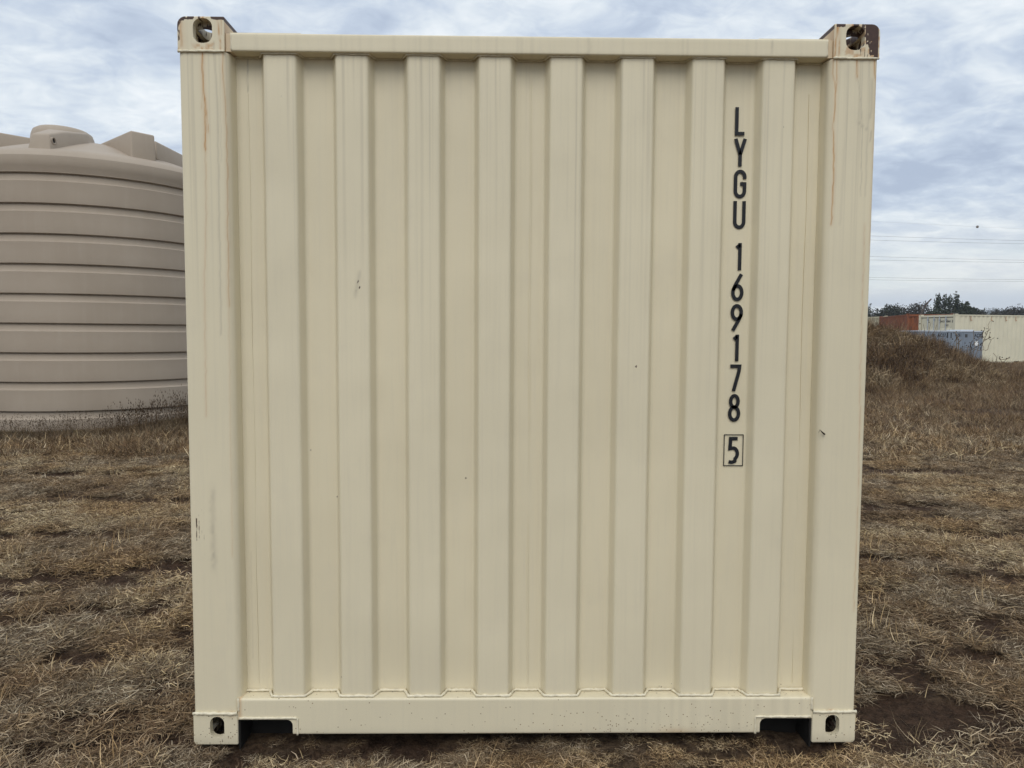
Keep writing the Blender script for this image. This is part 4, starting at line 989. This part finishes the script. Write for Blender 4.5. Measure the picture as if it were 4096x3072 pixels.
    # distant wood on the rise
    r = np.random.default_rng(5); V = []; bl = []
    for k in range(420):
        x = r.uniform(300, 560); y = r.uniform(560, 700); h = r.uniform(5, 9); z = float(gh(x, y)); bl.append((x, y, z + h * .5, r.uniform(3, 6), r.uniform(3, 6), h * .6))
    o = link('distant_wood', crown_mesh(bl, 42000, 1.0, LEAFC['mix'], 99), None, M_LEAF); tag(o, 'hazy wooded rise far beyond the right treeline', kind='stuff')
trees()
def far_treeline():
    r = np.random.default_rng(8); bl = []
    for k in range(70):
        x = -150 + k * 2.7 + r.uniform(-1, 1); h = r.uniform(2.6, 4.6); bl.append((x, 165 + r.uniform(-6, 6), h * .5, r.uniform(1.8, 3.2), 2., h * .55))
    o = link('far_treeline', crown_mesh(bl, 22000, .30, LEAFC['mix'], 55), None, M_LEAF); tag(o, 'low dark treeline far behind the container and tank', kind='stuff')
far_treeline()

# ------------------------------------------------------------------ dead sunflower stalks
def stalks():
    def plant(base, Y, stems, heads, label, seed, rad=.010):
        rr = random.Random(seed); x0, z0 = base; gz = float(gh(x0, Y)); t = empty('dead_sunflower', (x0, Y, gz)); tag(t, label, 'dead plant', 'dead sunflowers on the mound')
        mb = MB()
        for s in stems:
            pts = []
            for k, (x, z) in enumerate(s): pts.append((x - x0, .12 * math.sin(k * 1.3 + len(s)), z - gz))
            mb.tube(pts, [rad * (1 - .55 * k / len(pts)) for k in range(len(pts))], 5)
        mb.build('stem', M_STALK, t)
        for i, (x, z) in enumerate(heads): MB().blob((x - x0, rr.uniform(-.1, .15), z - gz), (.022 * rr.uniform(.8, 1.2), .022, .020), i).build('seed_head', M_SEED, t)
    A0 = (16.13, .75)
    plant(A0, 22, [[A0, (16.14, 1.18), (16.14, 1.46), (16.18, 1.69), (16.27, 1.83), (16.33, 1.95), (16.39, 2.08)], [(16.18, 1.69), (16.25, 1.78), (16.30, 1.84)], [(16.18, 1.69), (16.16, 1.86)], [(16.16, 1.62), (16.10, 1.77)],
        [(16.14, 1.40), (16.24, 1.52), (16.30, 1.70)], [(16.14, 1.46), (16.24, 1.50), (16.34, 1.56)], [(16.13, 1.1), (16.3, 1.13), (16.40, 1.27), (16.45, 1.47), (16.45, 1.54)], [(16.14, 1.5), (16.17, 1.57)]],
        [(16.39, 2.08), (16.3, 1.84), (16.16, 1.86), (16.1, 1.77), (16.3, 1.7), (16.28, 1.66), (16.17, 1.57), (16.34, 1.56), (16.30, 1.54), (16.45, 1.54), (16.55, 1.51), (16.45, 1.47)], 'tallest dead sunflower against the cream container right of the cabinet', 1)
    A1 = (16.0, .8)
    plant(A1, 22.3, [[A1, (16.08, 1.1), (16.2, 1.28), (16.24, 1.38)], [(16.08, 1.1), (16.3, 1.12), (16.38, 1.2), (16.36, 1.35)], [(16.08, 1.1), (16.2, 1.19)], [(16.12, 1.2), (16.28, 1.29)]],
        [(16.24, 1.38), (16.2, 1.33), (16.36, 1.35), (16.2, 1.28), (16.28, 1.29), (16.2, 1.19), (16.25, 1.3)], 'shorter dead sunflower cluster at the cabinet right edge', 2)
    B0 = (14.62, .95)
    plant(B0, 21, [[B0, (14.61, 1.47), (14.60, 1.62), (14.62, 1.72)], [(14.6, 1.5), (14.55, 1.61), (14.50, 1.68)], [(14.61, 1.3), (14.68, 1.45), (14.72, 1.47)], [(14.6, 1.1), (14.54, 1.23), (14.56, 1.48)], [(14.6, 1.4), (14.67, 1.59)]],
        [(14.55, 1.61), (14.5, 1.68), (14.62, 1.72), (14.61, 1.64), (14.67, 1.59), (14.56, 1.48), (14.72, 1.47), (14.52, 1.23), (14.72, 1.33), (14.65, 1.52)], 'dead sunflower with dark stem over the middle of the cabinet', 3, .013)
    C0 = (15.40, .9)
    plant(C0, 21.5, [[C0, (15.47, 1.25), (15.51, 1.46), (15.54, 1.75)], [(15.45, 1.2), (15.36, 1.38)], [(15.45, 1.2), (15.41, 1.42)], [(15.48, 1.3), (15.59, 1.51), (15.73, 1.62)], [(15.45, 1.1), (15.57, 1.23)], [(15.42, 1.0), (15.3, 1.2), (15.08, 1.23)]],
        [(15.41, 1.42), (15.36, 1.38), (15.51, 1.46), (15.59, 1.51), (15.68, 1.54), (15.73, 1.62), (15.08, 1.23), (15.37, 1.23), (15.32, 1.27), (15.26, 1.35), (15.57, 1.23), (15.51, 1.29), (15.54, 1.75), (15.35, 1.25)], 'branching dead sunflower over the right half of the cabinet', 4)
    D0 = (16.25, .45)
    plant(D0, 21.5, [[D0, (16.21, .88), (16.1, 1.03)], [D0, (16.38, .7), (16.44, .82), (16.42, .9)], [D0, (16.5, .8), (16.63, .89)], [(16.5, .8), (16.7, .85)]], [(16.42, .9), (16.44, .84), (16.52, .88), (16.63, .89), (16.7, .85), (16.48, .82)], 'low dead sunflower below the cream container near the end of the mound', 5)
    E0 = (12.4, 1.3)
    plant(E0, 19, [[E0, (12.33, 1.74), (12.3, 1.93)], [E0, (12.45, 1.7), (12.53, 1.97)], [E0, (12.62, 1.7), (12.70, 1.90)]], [(12.3, 1.93), (12.53, 1.97)], 'thin dead sunflower twigs in front of the container doors', 6, .008)
stalks()

# ------------------------------------------------------------------ power lines
def wires():
    data = [((61.146, 18.385), (86.789, 17.781), 'top outer power line wire of the three pairs'), ((61.171, 17.706), (86.816, 17.259), 'top inner power line wire just under the highest one'),
            ((61.27, 15.006), (86.951, 14.558), 'upper wire of the middle power line pair'), ((61.29, 14.439), (86.97, 14.187), 'lower wire of the middle power line pair'),
            ((61.396, 11.565), (87.113, 11.336), 'upper wire of the lowest power line pair'), ((61.41, 11.177), (87.128, 11.046), 'lowest of all the power line wires')]
    for (xa, za), (xb, zb), lab in data:
        s = (zb - za) / (xb - xa); pts = []
        for x in np.linspace(-40, 200, 41): pts.append((x, 120, za + s * (x - xa) + .00022 * (x - xa) * (x - xb)))
        tag(MB().tube(pts, .017, 5).build('power_line', M_WIRE), lab, 'power line', 'overhead power line wires')
    pts = [(x, 120, 20.5 - .0426 * (x - 67.37) + .0002 * (x - 67) * (x - 79)) for x in np.linspace(-40, 200, 41)]
    tag(MB().tube(pts, .007, 5).build('ground_wire', M_WIRE), 'thin faint wire carrying the marker ball above the power lines', 'power line')
    bm = bmesh.new(); bmesh.ops.create_uvsphere(bm, u_segments=20, v_segments=12, radius=.22); me = bpy.data.meshes.new('m'); bm.to_mesh(me); bm.free(); me.shade_smooth()
    o = link('marker_ball', me, None, M_BALL); o.location = (78.865, 120, 20.01); tag(o, 'grey aviation marker ball high over the power lines', 'marker ball')
wires()

# ------------------------------------------------------------------ haze
def haze():
    o = MB().box(-900, 900, -900, 900, -2.5, 42).build('haze', None)
    m = bpy.data.materials.new('haze'); m.use_nodes = True; nt = m.node_tree; nt.nodes.clear()
    out = nt.nodes.new('ShaderNodeOutputMaterial'); v = nt.nodes.new('ShaderNodeVolumePrincipled')
    v.inputs['Color'].default_value = (.86, .92, 1, 1); v.inputs['Density'].default_value = .0006; v.inputs['Anisotropy'].default_value = .0
    nt.links.new(v.outputs[0], out.inputs['Volume']); o.data.materials.append(m); tag(o, 'thin morning haze over the field', kind='stuff')
haze()
